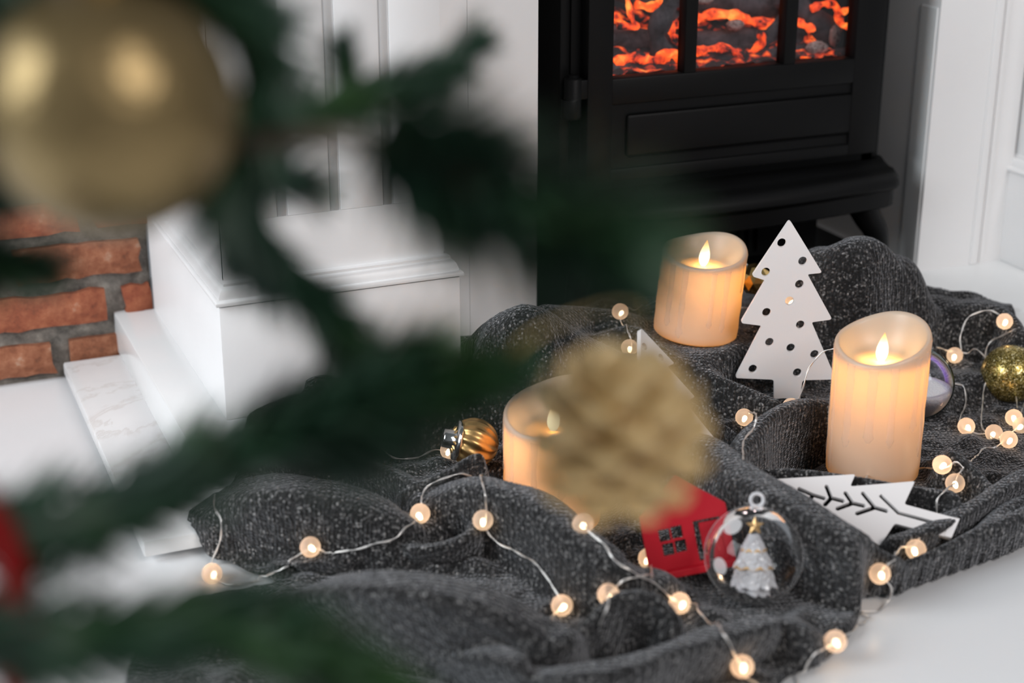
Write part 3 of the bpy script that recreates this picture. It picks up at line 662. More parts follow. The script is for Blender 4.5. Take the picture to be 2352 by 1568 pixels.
# ------------------------------------------------------------------ candles
def candle(c, label):
    p = c['p']; r, h = c['r'], c['h']; root = thing('led_candle', label, 'candle', p, 'ivory flameless pillar candles')
    cf = math.atan2(-p.y, -p.x)+c['face']      # direction of the rim's dip
    seg = 64; rim = []
    for k in range(seg):
        a = 2*PI*k/seg; f = .5+.5*math.cos(a-cf); rim.append(h-c['dip']*f**1.5+.0022*math.sin(2*a+1.1)+.001*math.sin(3*a))
    pool = h-c['dip']-.0075
    rings = []    # (radius, function of rim height)
    rings += [(0, lambda z: .0), (r*.93, lambda z: .0), (r*.99, lambda z: .002)]
    for q in (.12, .25, .38, .5, .62, .74, .86, .95): rings.append((r*(1+.006*math.sin(q*21)), lambda z, q=q: z*q))
    rings += [(r, lambda z: z-.002), (r-.0007, lambda z: z-.0005), (r-.002, lambda z: z), (r-.0036, lambda z: z-.0006), (r-.0048, lambda z: z-.003)]
    for q, rr in ((.25, .92*(r-.004)), (.5, .86*(r-.004)), (.75, .78*(r-.004)), (.93, .68*(r-.004)), (1, .5*(r-.004)), (1, .16*r)):
        rings.append((rr, lambda z, q=q: (z-.003)*(1-q)+pool*q))
    rings += [(.12*r, lambda z: pool-.0015), (0.0, lambda z: pool-.002)]
    vs, fs = [], []
    for rr, fz in rings:
        for k in range(seg):
            a = 2*PI*k/seg; vs.append(Vector((rr*math.cos(a), rr*math.sin(a), fz(rim[k]))))
    for i in range(len(rings)-1):
        for k in range(seg): k2 = (k+1) % seg; fs.append((i*seg+k, i*seg+k2, (i+1)*seg+k2, (i+1)*seg+k))
    T = Matrix.Rotation(math.radians(c['tilt'][0]), 3, Vector((math.sin(-YAW+0)*0+FW.x, FW.y, 0)).normalized())
    W = lambda L_: [T @ v + p for v in L_]
    me_o = pyd('wax_body', W(vs), fs, wax_m, root); bq = bmesh.new(); bq.from_mesh(me_o.data); bmesh.ops.remove_doubles(bq, verts=bq.verts, dist=1e-6); bmesh.ops.recalc_face_normals(bq, faces=bq.faces); bq.to_mesh(me_o.data); bq.free()
    # runs of wax down the side
    rnd = random.Random(int(p.x*1e4))
    for k in range(13):
        a0 = 2*PI*k/13+rnd.uniform(-.12, .12); kz = int((a0 % (2*PI))/(2*PI)*seg) % seg; top = rim[kz]-.004; ln = rnd.uniform(.28, .8)*h; wd = rnd.uniform(.0022, .0036)
        dv, df = [], []; n = 12
        for i in range(n+1):
            t = i/n; z = top-ln*t; s = 1.5 if t < .08 else (1.15-.25*t+(.35 if .86 < t < .97 else 0)); s = s if i < n else .3
            for j in range(7):
                b = -1+2*j/6; ang = a0+b*wd*s/r; hgt = .0006*s*(1-b*b)**.5 if abs(b) < 1 else -.0003
                rr = r*(1+.006*math.sin(z/h*21))+hgt; dv.append(Vector((rr*math.cos(ang), rr*math.sin(ang), z)))
        for i in range(n):
            for j in range(6): df.append((i*7+j, i*7+j+1, (i+1)*7+j+1, (i+1)*7+j))
        pyd('wax_run', W(dv), df, drip_m, root)
    # flame: flattened teardrop leaning slightly
    prof = [(0, 0), (.0022, .0005), (.0042, .004), (.0050, .0078), (.0046, .012), (.0034, .0165), (.0018, .0205), (.0006, .0235), (0, .0245)]
    fv, ff = lathe_data([(max(a, .00005), b) for a, b in prof], 18, (0, 0, pool-.0008))
    fwd = Vector((FW.x, FW.y, 0)).normalized(); fv = [v-fwd*(Vector((v.x, v.y, 0)).dot(fwd))*.55 + RT*(.0011*((v.z-pool)/.024)**2) for v in fv]
    pyd('flame', W(fv), ff, flame_m, root, origin=p)
    point('candle_glow', T @ Vector((0, 0, pool-.005))+p, c.get('pin', .16), (1, .52, .15), .008, root)
    point('candle_glow', T @ Vector((0, 0, pool+.012))+p-fwd*.004, c.get('pout', .030), (1, .68, .32), .005, root)
    return root
candle(CAND[0], 'shorter ivory candle tilted beside the dotted white tree, farthest from the camera')
candle(CAND[1], 'tall ivory candle standing right of the dotted white tree')
candle(CAND[2], 'ivory candle half hidden behind the gold pinecone')

# ------------------------------------------------------------------ white wooden trees and the red house
TREE = [(0, 0, 8), (83, 121, 7), (49, 124, 5), (114, 229, 8), (66, 235, 5), (133, 371, 7), (53, 372, 8), (50, 430, 2), (-10, 434, 2), (-14, 370, 8), (-107, 365, 7), (-50, 242, 6), (-101, 235, 8), (-48, 137, 5), (-80, 127, 7)]
HOLES = [(-15, 52), (36, 94), (-48, 118), (32, 147), (11, 185), (-41, 211), (40, 241), (-30, 281), (21, 295), (78, 311), (-66, 344), (40, 354)]
def tree_plate(name, label, O, A, Bv, sc, holes, parentless=True, thick=.0042, outline=TREE, slots=None):
    M = frame_matrix(O, A*sc, Bv*sc); 
    for i in range(3): M[i][2] *= 1
    root_o = plate(name, round_poly(outline, 6), ([circle(x, y, 10.4, 18) for x, y in holes] if slots is None else slots), thick, .0004/1, board_m, Matrix.Identity(4))
    # board is cut in drawing units; thickness stays metric
    me = root_o.data; n = Vector(A).cross(Vector(Bv)).normalized(); co = np.empty(len(me.vertices)*3); me.vertices.foreach_get('co', co); co = co.reshape(-1, 3)
    A_ = np.array(A); B_ = np.array(Bv); out = co[:, :1]*A_*sc+co[:, 1:2]*B_*sc+co[:, 2:3]*np.array(n)
    me.vertices.foreach_set('co', out.ravel()); me.update(); root_o.location = O
    bmx = bmesh.new(); bmx.from_mesh(me); bmesh.ops.recalc_face_normals(bmx, faces=bmx.faces); bmx.to_mesh(me); bmx.free()
    return tag(root_o, label, 'decoration', 'white wooden christmas tree cutouts')
def cutplate_patch(): pass
sc1 = 1.372/3650
A1 = (RT*1.0+Vector((0, 0, .012))).normalized(); B1 = Vector((FW.x*-.02, FW.y*-.02, -1)).normalized()*1.06
t1o = at_d(1813, 503, 1.372)
tree_plate('wooden_tree', 'white wooden tree with round holes standing between two candles', t1o, A1, B1, sc1, HOLES)
# smaller tree, turned away, partly behind the pinecone
s2 = 1.258/3650; A2 = (RT*.547+UP*.135+FW*.60); B2 = (RT*.294-UP*.762-FW*.10)
tree_plate('wooden_tree', 'small white wooden tree with holes leaning behind the gold pinecone', at_d(1468, 755, 1.258), A2, B2, s2, HOLES)
# lying tree with slits
P0 = on_z(1715, 1106, .056); P1 = on_z(2192, 1216, .032); P2 = on_z(2097, 1108, .056)
n3 = (P1-P0).cross(P2-P0).normalized()
if n3.z < 0: n3 = -n3
def on_plane(u, v): r = ray(u, v); return C0+r*((P0-C0).dot(n3)/r.dot(n3))
ex = (P1-P0).normalized(); ey = n3.cross(ex)
def loc3(u, v): q = on_plane(u, v)-P0; return (q.dot(ex), q.dot(ey))
def lp(L_, r=.002): return round_poly([(*loc3(u, v), r) for u, v in L_], r)
o3 = lp([(1715, 1106), (1964, 1091), (1952, 1119), (2101, 1107), (2076, 1160), (2203, 1194), (2183, 1238), (2054, 1204), (2020, 1256), (1912, 1180), (1896, 1190)], .0022)
def slot(pts, wd):   # outline of a slit made of straight strokes joined end to end
    c = [Vector(loc3(*p)) for p in pts]; Lf, Rt = [], []
    for i, p in enumerate(c):
        d = (c[min(i+1, len(c)-1)]-c[max(i-1, 0)]).normalized(); n = Vector((-d.y, d.x)); Lf.append((p+n*wd).to_tuple()); Rt.append((p-n*wd).to_tuple())
    return Lf+Rt[::-1]
def comb(stem, br, wd):
    """stem stroke with a branch forking off at its middle vertex: drawn as one outline"""
    a, b, c = [Vector(loc3(*p)) for p in stem]; out = []
    arms = [Vector(loc3(*p)) for p in br]
    ends = [a, c]+arms; ang = sorted(ends, key=lambda e: math.atan2((e-b).y, (e-b).x))
    for i, e in enumerate(ang):
        d = (e-b).normalized(); n = Vector((-d.y, d.x)); prev = ang[i-1]; nx_ = ang[(i+1) % len(ang)]
        out += [(e-n*wd).to_tuple(), (e+d*wd*.7).to_tuple(), (e+n*wd).to_tuple()]
        d2 = (nx_-b).normalized(); h = (d+d2); 
        a1 = math.atan2(d.y, d.x); a2 = math.atan2(d2.y, d2.x); da = (a2-a1) % (2*PI); am = a1+da/2; sn = math.sin(da/2)
        rr = min(wd/max(abs(sn), .25), wd*4); out.append((b.x+rr*math.cos(am), b.y+rr*math.sin(am)))
    return out
slots = [comb([(1833, 1124), (1866, 1139), (1893, 1147)], [(1862, 1146)], .0015), comb([(1897, 1118), (1908, 1146), (1936, 1153)], [(1893, 1162)], .0016), comb([(1940, 1133), (1957, 1158), (1984, 1164)], [(1921, 1171)], .0016),
         comb([(1980, 1134), (2008, 1168), (2036, 1176)], [(1966, 1182)], .0016), slot([(2020, 1139), (2062, 1180), (2110, 1193), (2150, 1204)], .0014)]
lay = plate('wooden_tree', o3, slots, .0042, .0003, board_m, frame_matrix(P0, ex, ey), None, P0)
tag(lay, 'white wooden tree with branch shaped slits lying flat before the tall candle', 'decoration', 'white wooden christmas tree cutouts')
bmf = nb(); q0 = loc3(2176, 1187); 
fe = plate('foot_tenon', round_poly([(*loc3(2185, 1190), .0006), (*loc3(2203, 1194), .0006), (*loc3(2184, 1238), .0006), (*loc3(2166, 1233), .0006)], .0006), [], .0056, .0003, board_m, frame_matrix(P0, ex, ey), lay)

hc = at_d(1575, 1330, 1.155)
hb = hit(1580, 1328, .002)
AX = (RT*1.0+UP*.195+FW*.0); AX.normalize()
BY = (RT*.19-UP*.95+FW*.06); BY = (BY-AX*BY.dot(AX)).normalized()
dh = 1.150
HO = at_d(1468, 1190, dh)          # left eave
nh = AX.cross(BY)
def hloc(u, v): r = ray(u, v); q = C0+r*((HO-C0).dot(nh)/r.dot(nh))-HO; return (q.dot(AX), q.dot(BY))
Hx1 = .0632; ap = hloc(1551, 1092); bl_ = hloc(1508, 1326)[1]
wallh = max(.042, bl_)
ol = round_poly([(0, 0, .001), (ap[0], ap[1], .0008), (Hx1, hloc(1668, 1152)[1], .001), (Hx1, wallh, .001), (0, wallh, .001)], .001)
WN = []
for (u0, v0), (u1, v1) in [((1512, 1216), (1540, 1241)), ((1541, 1208), (1567, 1234)), ((1521, 1246), (1549, 1275)), ((1550, 1239), (1577, 1266))]:
    a = hloc(u0, v0); b = hloc(u1, v1); cx, cy = (a[0]+b[0])/2, (a[1]+b[1])/2; w_, h_ = .0041, .0046
    WN.append(round_poly([(cx-w_, cy-h_), (cx+w_, cy-h_), (cx+w_, cy+h_), (cx-w_, cy+h_)], .0006))
da = hloc(1590, 1196); dx0, dx1, dy0, dy1 = da[0], min(Hx1-.006, da[0]+.022), da[1], wallh-.006
WN.append(round_poly([(dx0, dy0), (dx1, dy0), (dx1, dy1), (dx0, dy1)], .0006))
house = plate('toy_house', ol, WN, .0045, .0003, red_m, frame_matrix(HO, AX, BY), None, HO)
tag(house, 'red wooden house cutout with square window, behind the clear glass ball', 'decoration')
plate('door', round_poly([(dx0+.0042, dy0+.0024), (dx1, dy0+.0024), (dx1, dy1), (dx0+.0042, dy1)], .0006), [], .0035, .0003, red_m, frame_matrix(HO+nh*.0014, AX, BY), house)
bx = [(0.001, wallh-.0045), (Hx1-.001, wallh-.0045), (Hx1-.001, wallh+.0005), (.001, wallh+.0005)]
sgn = -1 if nh.dot(FW) > 0 else 1
plate('ledge', round_poly(bx, .0006), [], .014, .0006, red_m, frame_matrix(HO+nh*sgn*.0045, AX, BY), house)

# ------------------------------------------------------------------ glass balls and baubles
def place(u, v, r, off=0.0, d=None):
    """centre of a ball of radius r seen at pixel (u,v) and resting on the cloth"""
    if d: return at_d(u, v, d)
    rr = ray(u, v); t = .95
    while t < 2.2:
        p = C0+rr*t; zz = max(hz(p.x+a*r*.6, p.y+b*r*.6) for a, b in ((0, 0), (1, 0), (-1, 0), (0, 1), (0, -1)))
        if p.z-r <= zz+off: return p
        t += .002
    return at_d(u, v, 1.4)
def cap(p, axis, r, root, m=silver_m, s=1.0):
    M = rot_to(axis); a = Vector(axis).normalized()
    pyd('cap', *lathe_data([(.0052*s, -.002), (.0056*s, 0), (.0056*s, .004*s), (.0048*s, .0055*s), (0, .0057*s)], 20, p+a*(r-.0008), M), m, root)
    q = p+a*(r+.0075*s); side = a.orthogonal().normalized(); L_ = [q+(side*math.cos(t)+a*math.sin(t))*.0032*s for t in np.linspace(0, 2*PI, 18)]
    pyd('loop', *tube_data(L_, .0005, 6, False), m, root)
# clear ball with a tree inside
gb = thing('glass_ornament', 'clear open glass ball holding a tiny crystal tree with gold star', 'ornament', GBP)
gp = gb.location.copy(); R_ = .0350
opn = (-FW*.93+RT*.20-UP*.20).normalized(); Mo = rot_to(opn)
prof = [(R_*math.sin(t), R_*math.cos(t)) for t in np.linspace(.70, PI-.002, 30)]
lip = [((R_-.0012)*math.sin(.70), (R_-.0012)*math.cos(.70))]
inn = [((R_-.0010)*math.sin(t), (R_-.0010)*math.cos(t)) for t in np.linspace(.70, PI-.002, 30)]
pyd('glass_shell', *lathe_data(prof, 48, gp, Mo), ball_glass, gb)
T_ = [gp+Mo @ Vector((R_*math.sin(.70)*math.cos(a), R_*math.sin(.70)*math.sin(a), R_*math.cos(.70))) for a in np.linspace(0, 2*PI, 49)]
pyd('rim', *tube_data(T_, .0006, 8, False), ball_glass, gb)
ua = (UP*.98+RT*.06).normalized()
rg = [gp+ua*(R_+.004)+(RT*math.cos(a)+UP*math.sin(a))*.0046 for a in np.linspace(0, 2*PI, 22)]
pyd('hanging_ring', *tube_data(rg, .0014, 8, False), crystal, gb)
for du, dv, rr in ((-48, -66, .0068), (-78, 26, .0062)):   # opaque dots printed on the shell
    q = ray(1731+du, 1274+dv).normalized(); b_ = (gp-C0).dot(q); s_ = (gp-C0).length_squared-b_*b_; t_ = b_-math.sqrt(max(R_*R_-s_, 1e-8)); pt = C0+q*t_; nn_ = (pt-gp).normalized()
    vs, fs = [], []; Mq = rot_to(nn_)
    for i, ang in enumerate(np.linspace(0.001, rr/R_, 4)):
        for k in range(18): a = 2*PI*k/18; vs.append(gp+Mq @ Vector((math.sin(ang)*math.cos(a), math.sin(ang)*math.sin(a), math.cos(ang)))*(R_+.0002))
    for i in range(3):
        for k in range(18): k2 = (k+1) % 18; fs.append((i*18+k, i*18+k2, (i+1)*18+k2, (i+1)*18+k))
    pyd('frost_dot', vs, fs, drip_frost, gb)
tb = gp-UP*.027+RT*.0
def ctree(y0, y1, r0, r1, n=9):
    vs, fs = [], []; seg = 36
    for i in range(7):
        t = i/6; r = r0*(1-t)+r1*t
        for k in range(seg):
            a = 2*PI*k/seg; q = r*(1+.16*abs(math.sin(a*n/2+i))*(1-t*.3)+random.uniform(-.05, .05)); vs.append(tb+UP*(y0+(y1-y0)*t-(.0015*abs(math.sin(a*n/2)) if i == 0 else 0))+RT*q*math.cos(a)+FW*q*math.sin(a))
    for i in range(6):
        for k in range(seg): k2 = (k+1) % seg; fs.append((i*seg+k, i*seg+k2, (i+1)*seg+k2, (i+1)*seg+k))
    fs += [tuple(range(seg))[::-1], tuple(6*seg+k for k in range(seg))]; return vs, fs
ct = pyd('crystal_tree', *merge([ctree(0, .007, .0105, .0088), ctree(.006, .021, .0145, .0105), ctree(.019, .033, .0128, .0070), ctree(.031, .042, .0084, .0032)]), crystal, gb, False)
for y, r in ((.0195, .0128), (.0315, .0082)):
    G_ = [tb+UP*(y-.0016*abs(math.sin(a*4.5)))+RT*r*1.05*math.cos(a)+FW*r*1.05*math.sin(a) for a in np.linspace(0, 2*PI, 73)]
    pyd('gold_trim', *tube_data(G_, .0008, 6, False), starm, ct)
sv = []
for k in range(10): a = PI/2+k*PI/5; r = .0068 if k % 2 == 0 else .0031; sv.append((r*math.cos(a), r*math.sin(a)))
sc_ = tb+UP*.0475+RT*.001; vs = [sc_-FW*.0022]+[sc_+RT*x+UP*y for x, y in sv]+[sc_+FW*.0022]
fs = [(0, 1+k, 1+(k+1) % 10) for k in range(10)]+[(11, 1+(k+1) % 10, 1+k) for k in range(10)]
pyd('star', vs, fs, starm, ct, False)
# iridescent ball with snow in it
ib = thing('glass_ornament', 'iridescent glass ball half filled with white flakes behind the tall candle', 'ornament', place(2106, 880, .0325, 0, 1.425)); ip = ib.location.copy(); ri = .0330
pyd('glass_shell', *sphere_data(ip, ri, 48, 28), irid, ib)
vs, fs = [], []; ang = np.linspace(0, 1, 12)
prof = [(0.0001, -.004)]+[((ri-.0015)*q*.99, -.004+.0012*math.sin(q*9)) for q in (.3, .6, .85, .985)]+[((ri-.0015)*math.cos(t), -(ri-.0015)*math.sin(t)) for t in np.linspace(.14, PI/2-.01, 12)]
pyd('snow_filling', *lathe_data(prof, 40, ip), snow_m, ib)
cap(ip, (0.25*RT+FW*.5+Vector((0, 0, .6))), ri, ib)
# glitter ball on the right
def ball(u, v, r, name, label, m, capdir=None, fn=None, seg=48, d=None, capm=silver_m, M=None):
    p = place(u, v, r, 0, d); t = thing(name, label, 'ornament', p); pyd('ball', *sphere_data(p, r, seg, 28, M, fn), m, t)
    if capdir is not None: cap(p, capdir, r, t, capm)
    return t
ball(2321, 858, .0268, 'glitter_bauble', 'olive gold glitter bauble at the right border among lights', glit, (RT*.8+UP*.3+FW*.6), d=1.475)
ball(1872, 652, .0170, 'ribbed_bauble', 'ribbed satin gold bauble peeking from behind the dotted white tree', goldr_m, None, lambda th, ph: 1+.035*math.cos(ph*14), 84, d=1.505, M=rot_to(RT+UP*.8))
# faceted gold bauble: low-poly ball
p = at_d(1733, 640, 1.50); t = thing('faceted_bauble', 'mirror gold faceted bauble between the short candle and dotted tree', 'ornament', p)
bm = nb(); bmesh.ops.create_icosphere(bm, subdivisions=2, radius=.0155); bmesh.ops.translate(bm, vec=p, verts=bm.verts); obj('ball', bm, gold_m, t)
cap(p, (-RT*.7+UP*.7), .0155, t)
# swirled bauble with silver cap
sp_ = at_d(1088, 1017, 1.285); t = thing('swirl_bauble', 'swirled gold bauble with mirror silver cap left of the half hidden candle', 'ornament', sp_); axs = (-RT*.80+UP*.15-FW*.2)
pyd('ball', *sphere_data(sp_, .0195, 96, 30, rot_to(axs), lambda th, ph: 1+.045*math.cos(ph*12+th*3.2)), goldr_m, t)
Mx = rot_to(axs); ax = axs.normalized()
pyd('cap', *lathe_data([(.0118, -.002), (.0165, .000), (.0160, .0022), (.0095, .0035), (.0078, .004), (.0075, .0115), (.0065, .0130), (0, .0132)], 32, sp_+ax*.0135, Mx), silver_m, t)

# ------------------------------------------------------------------ fairy lights
RB = .0076
bm = nb(); bmesh.ops.create_uvsphere(bm, u_segments=28, v_segments=18, radius=RB); GL = bpy.data.meshes.new('bulb'); bm.to_mesh(GL); bm.free(); GL.polygons.foreach_set('use_smooth', [True]*len(GL.polygons)); GL.materials.append(globe_m)
vs, fs = lathe_data([(.00005, -.0030), (.0012, -.0028), (.0019, -.001), (.0021, .001), (.0015, .0026), (.00005, .0032)], 14); LD = bpy.data.meshes.new('led'); LD.from_pydata([tuple(v) for v in vs], [], fs); LD.polygons.foreach_set('use_smooth', [True]*len(LD.polygons)); LD.materials.append(led_m)
def fairy(label, paths, bulbs, rootpx):
    root = thing('fairy_lights', label, 'string lights', hit(*rootpx, .002)); ro = root.location
    data = []
    def P3(q, lift):
        if len(q) > 2 and q[2] == 'd': return at_d(q[0], q[1], q[3])
        return hit(q[0], q[1], lift+(q[2] if len(q) > 2 else 0))
    for path in paths:
        P = catmull([P3(q, .0022) for q in path], 7)
        P = [clear_of(p, .0014) for p in P]
        # resample evenly, then twist two strands
        D = [0]; 
        for a, b in zip(P[:-1], P[1:]): D.append(D[-1]+(b-a).length)
        n = max(6, int(D[-1]/.0022)); Q = []
        j = 0
        for i in range(n+1):
            s = D[-1]*i/n
            while j < len(D)-2 and D[j+1] < s: j += 1
            f = (s-D[j])/max(D[j+1]-D[j], 1e-9); Q.append(P[j].lerp(P[j+1], min(f, 1))+Vector((0, 0, .0004*math.sin(s*260))))
        T, Nn = frames(Q)
        for s in (0, PI):
            L_ = [q+(nn*math.cos(i*.42+s)+t.cross(nn)*math.sin(i*.42+s))*.00042 for i, (q, t, nn) in enumerate(zip(Q, T, Nn))]
            data.append(tube_data(L_, .00042, 5, False))
        pyd('wire', *merge(data), wire_m, root); data = []
    for q in bulbs:
        p = P3(q, RB*.85); b = bpy.data.objects.new('bulb', GL); COL.objects.link(b); b.parent = root; b.location = p-ro
        l = bpy.data.objects.new('led', LD); COL.objects.link(l); l.parent = b; off = Vector((random.uniform(-.0012, .0018), random.uniform(-.001, .001), -.0018)); l.location = off; l.rotation_euler = (random.uniform(-.7, .7), random.uniform(-.7, .7), 0)
        pl_ = bpy.data.lights.new('bulb_light', 'POINT'); pl_.energy = .0050; pl_.color = (1, .68, .42); pl_.shadow_soft_size = .002
        lo = bpy.data.objects.new('bulb_light', pl_); COL.objects.link(lo); lo.parent = b; lo.location = (0, 0, -.0005)
    return root
fairy('string of frosted globe lights at front left, one globe lying on the white floor', [
  [(498, 1140), (510, 1190), (508, 1240), (485, 1290), (486, 1318), (510, 1335), (545, 1341), (600, 1328), (650, 1303), (690, 1275), (721, 1262), (755, 1266), (800, 1268), (850, 1250), (905, 1235), (930, 1212), (956, 1195), (975, 1165), (974, 1130), (1000, 1105), (1050, 1086), (1092, 1092), (1115, 1125), (1120, 1170), (1120, 1215), (1150, 1245), (1200, 1270), (1240, 1297), (1270, 1340), (1290, 1372), (1295, 1392), (1273, 1410), (1262, 1432)],
  [(858, 1018), (905, 1052), (950, 1054), (1000, 1034), (1030, 1040)]],
  [(487, 1316), (721, 1261), (956, 1192), (1118, 1187), (1295, 1390), (1030, 1040)], (721, 1270))
fairy('middle string of frosted globe lights running past the red house', [
  [(1333, 1205), (1352, 1225), (1385, 1252), (1410, 1288), (1450, 1315), (1500, 1340), (1549, 1380), (1585, 1386), (1622, 1425), (1655, 1453), (1672, 1478), (1693, 1518), (1712, 1555), (1750, 1585)],
  [(1500, 1325), (1470, 1322), (1430, 1332), (1400, 1355), (1398, 1385), (1375, 1432)], [(1490, 1300), (1495, 1330)]],
  [(1337, 1208, -.004), (1549, 1380), (1693, 1518), (1400, 1356), (1491, 1297)], (1500, 1345))
fairy('right hand string of frosted globe lights tangled beside the glitter bauble', [
  [(1830, 1575), (1838, 1545), (1855, 1515), (1872, 1495), (1902, 1480), (1935, 1462), (1975, 1438), (2030, 1392), (2046, 1350), (2026, 1310), (2045, 1285), (2068, 1252), (2095, 1250), (2108, 1232)],
  [(2152, 1180), (2152, 1145), (2175, 1125), (2198, 1105), (2200, 1090), (2212, 1076), (2250, 1045), (2285, 1032), (2310, 1008), (2330, 990), (2345, 960), (2352, 930)],
  [(1966, 1117, .004), (2005, 1092, .006), (2040, 1082, .006), (2100, 1078), (2171, 1072), (2195, 1060), (2214, 1074)],
  [(2192, 884), (2212, 892), (2215, 930), (2202, 965), (2215, 990), (2250, 1000), (2285, 998), (2300, 1015)],
  [(2133, 798, .01), (2165, 806, .008), (2210, 815, .006), (2265, 830, .02), (2300, 855, .035), (2330, 900, .02), (2342, 950, .005)],
  [(2198, 812, .008), (2200, 770, .006), (2222, 728, .006), (2270, 716, .006), (2318, 738, .006)],
  [(2330, 768, .006), (2285, 790, .006), (2268, 840, .01), (2250, 920, .006), (2250, 985, .004), (2278, 1008), (2295, 1014)],
  [(2330, 768, .006), (2345, 735, .01), (2375, 715, .01)]],
  [(1902, 1478), (2025, 1307), (2093, 1251), (2197, 1104), (2171, 1065), (2217, 989), (2279, 1006), (2314, 1018), (2332, 969), (2346, 977, .006), (2188, 823, .004), (2318, 745, .004)], (2250, 1045))
fairy('back string of frosted globe lights passing behind the short candle and dotted tree', [
  [(1510, 692), (1490, 702), (1460, 712), (1440, 712), (1423, 724), (1428, 745), (1446, 765), (1454, 795), (1452, 808)],
  [(1690, 712), (1716, 711), (1760, 705), (1824, 690)],
  [(1920, 800, 'd', 1.345), (1885, 812, 'd', 1.350), (1856, 850, 'd', 1.352), (1846, 885, 'd', 1.352), (1832, 925, 'd', 1.345)],
  [(1707, 950, .006), (1724, 947, .006), (1738, 965, .005), (1730, 988), (1708, 1015), (1706, 1060)]],
  [(1423, 724), (1452, 808, .002), (1824, 690), (1817, 934, 'd', 1.345), (1706, 965)], (1500, 705))

# ------------------------------------------------------------------ the christmas tree in the foreground
trunk = Vector((-.135, .36, 0))
tree = thing('christmas_tree', 'dark green artificial fir, blurred branches reaching in from the left', 'christmas tree', trunk)
pyd('trunk', *tube_data([trunk+Vector((0, 0, z)) for z in (0, .4, .8, 1.15)], [.016, .013, .010, .006], 12), bark_m, tree)
for k in range(3):
    a = 2*PI*k/3+.4; d = Vector((math.cos(a), math.sin(a), 0)); pyd('stand_leg', *tube_data([trunk+Vector((0, 0, .10)), trunk+d*.03+Vector((0, 0, .09)), trunk+d*.13+Vector((0, 0, .01)), trunk+d*.15+Vector((0, 0, .005))], .005, 8), bark_m, tree)
def branch(pts, need0=0.0, dens=95, ln=.021, side=(.9, 1.0), seed=1):
    rs = np.random.RandomState(seed); P = catmull([at_d(u, v, d) if not isinstance(u, Vector) else u for u, v, d in pts], 8)
    if need0 >= 0: P0_ = P
    br_ = pyd('branch', *tube_data(P, list(np.linspace(.0032, .0014, len(P))), 7), bark_m, tree)
    D = [0]
    for a, b in zip(P[:-1], P[1:]): D.append(D[-1]+(b-a).length)
    Lr = D[-1]; n = int(Lr*(1-need0)*dens*100/1.05); vs = np.zeros((n*5, 3)); T, Nn = frames(P)
    for i in range(n):
        s = Lr*(need0+(1-need0)*rs.rand()); j = min(int(np.searchsorted(D, s))-1, len(P)-2); j = max(j, 0); f = (s-D[j])/max(D[j+1]-D[j], 1e-9)
        p = P[j].lerp(P[j+1], f); t = T[j]; nn = Nn[j]; b = t.cross(nn); a = rs.rand()*2*PI; rd = nn*math.cos(a)+b*math.sin(a)
        sp2 = .55+.45*rs.rand(); tipf = 1-.35*max(0, (s/Lr-.85)/.15); l = ln*1.22*(.75+.5*rs.rand())*tipf
        d = (rd*sp2+t*(.75+.35*rs.rand())).normalized(); w_ = t.cross(d); w_ = (w_.normalized() if w_.length > 1e-5 else nn)*.00105
        m_ = p+d*l*.55; e = p+d*l+Vector((0, 0, -.002*rs.rand()))
        vs[i*5:(i+1)*5] = (p-w_, p+w_, m_+w_, m_-w_, e)
    q = np.arange(n)*5; faces = [f for k in q for f in ((k, k+1, k+2, k+3), (k+3, k+2, k+4))]
    nd_ = pyd('needles', [tuple(v) for v in vs], faces, needle_m, br_, False); nd_['kind'] = 'stuff'
    return br_
def tr(z): return (Vector((trunk.x, trunk.y, z)), 0, 0)
BR = [
 ([tr(.70), (-350, 250, .46), (100, 420, .50), (420, 380, .52), (560, 310, .53), (700, 262, .54), (850, 222, .545), (1000, 168, .55), (1085, 105, .55)], .40, 75, .019, 1),
 ([(820, 235, .542), (800, 170, .54), (785, 110, .54)], .1, 60, .012, 2),
 ([tr(.82), (-100, -120, .44), (300, -90, .45), (560, 60, .47), (590, 250, .48), (545, 430, .49), (600, 580, .50), (720, 700, .50), (820, 830, .50), (880, 960, .50)], .36, 88, .022, 3),
 ([(560, 330, .47), (750, 318, .43), (930, 352, .40), (1080, 430, .375), (1240, 500, .36), (1340, 530, .353), (1425, 555, .348)], .42, 64, .027, 4),
 ([tr(.42), (-300, 1250, .42), (60, 1210, .46), (280, 1160, .48), (440, 1080, .50), (600, 1015, .50), (800, 965, .50), (980, 905, .49), (1180, 850, .49)], .46, 95, .023, 5),
 ([(520, 1050, .50), (660, 985, .495), (830, 890, .49), (960, 840, .485)], .0, 85, .024, 6),
 ([(600, 1010, .50), (760, 1040, .505), (900, 1000, .505)], .0, 75, .021, 16),
 ([tr(.36), (-250, 1500, .42), (50, 1470, .45), (260, 1465, .46), (450, 1450, .47), (620, 1480, .47), (760, 1530, .47), (900, 1600, .47)], .36, 88, .024, 7),
 ([tr(.80), (-200, -80, .5), (150, -30, .52), (380, -10, .53), (560, 20, .54)], .30, 75, .022, 8),
 ([tr(.58), (-250, 520, .5), (-60, 590, .52), (80, 620, .53)], .4, 80, .022, 9),
 ([(545, 430, .49), (640, 420, .50), (720, 440, .50)], .0, 45, .014, 10),
 ([(720, 700, .50), (640, 640, .50), (560, 600, .50)], .0, 45, .016, 11),
 ([(280, 1160, .48), (180, 1230, .47), (60, 1210, .46)], .0, 40, .016, 12),
 ([(450, 1450, .47), (560, 1400, .47), (680, 1420, .465)], .0, 45, .018, 13),
]
for pts_, n0, dens, ln, sd in BR: branch(pts_, n0, dens, ln, seed=sd)

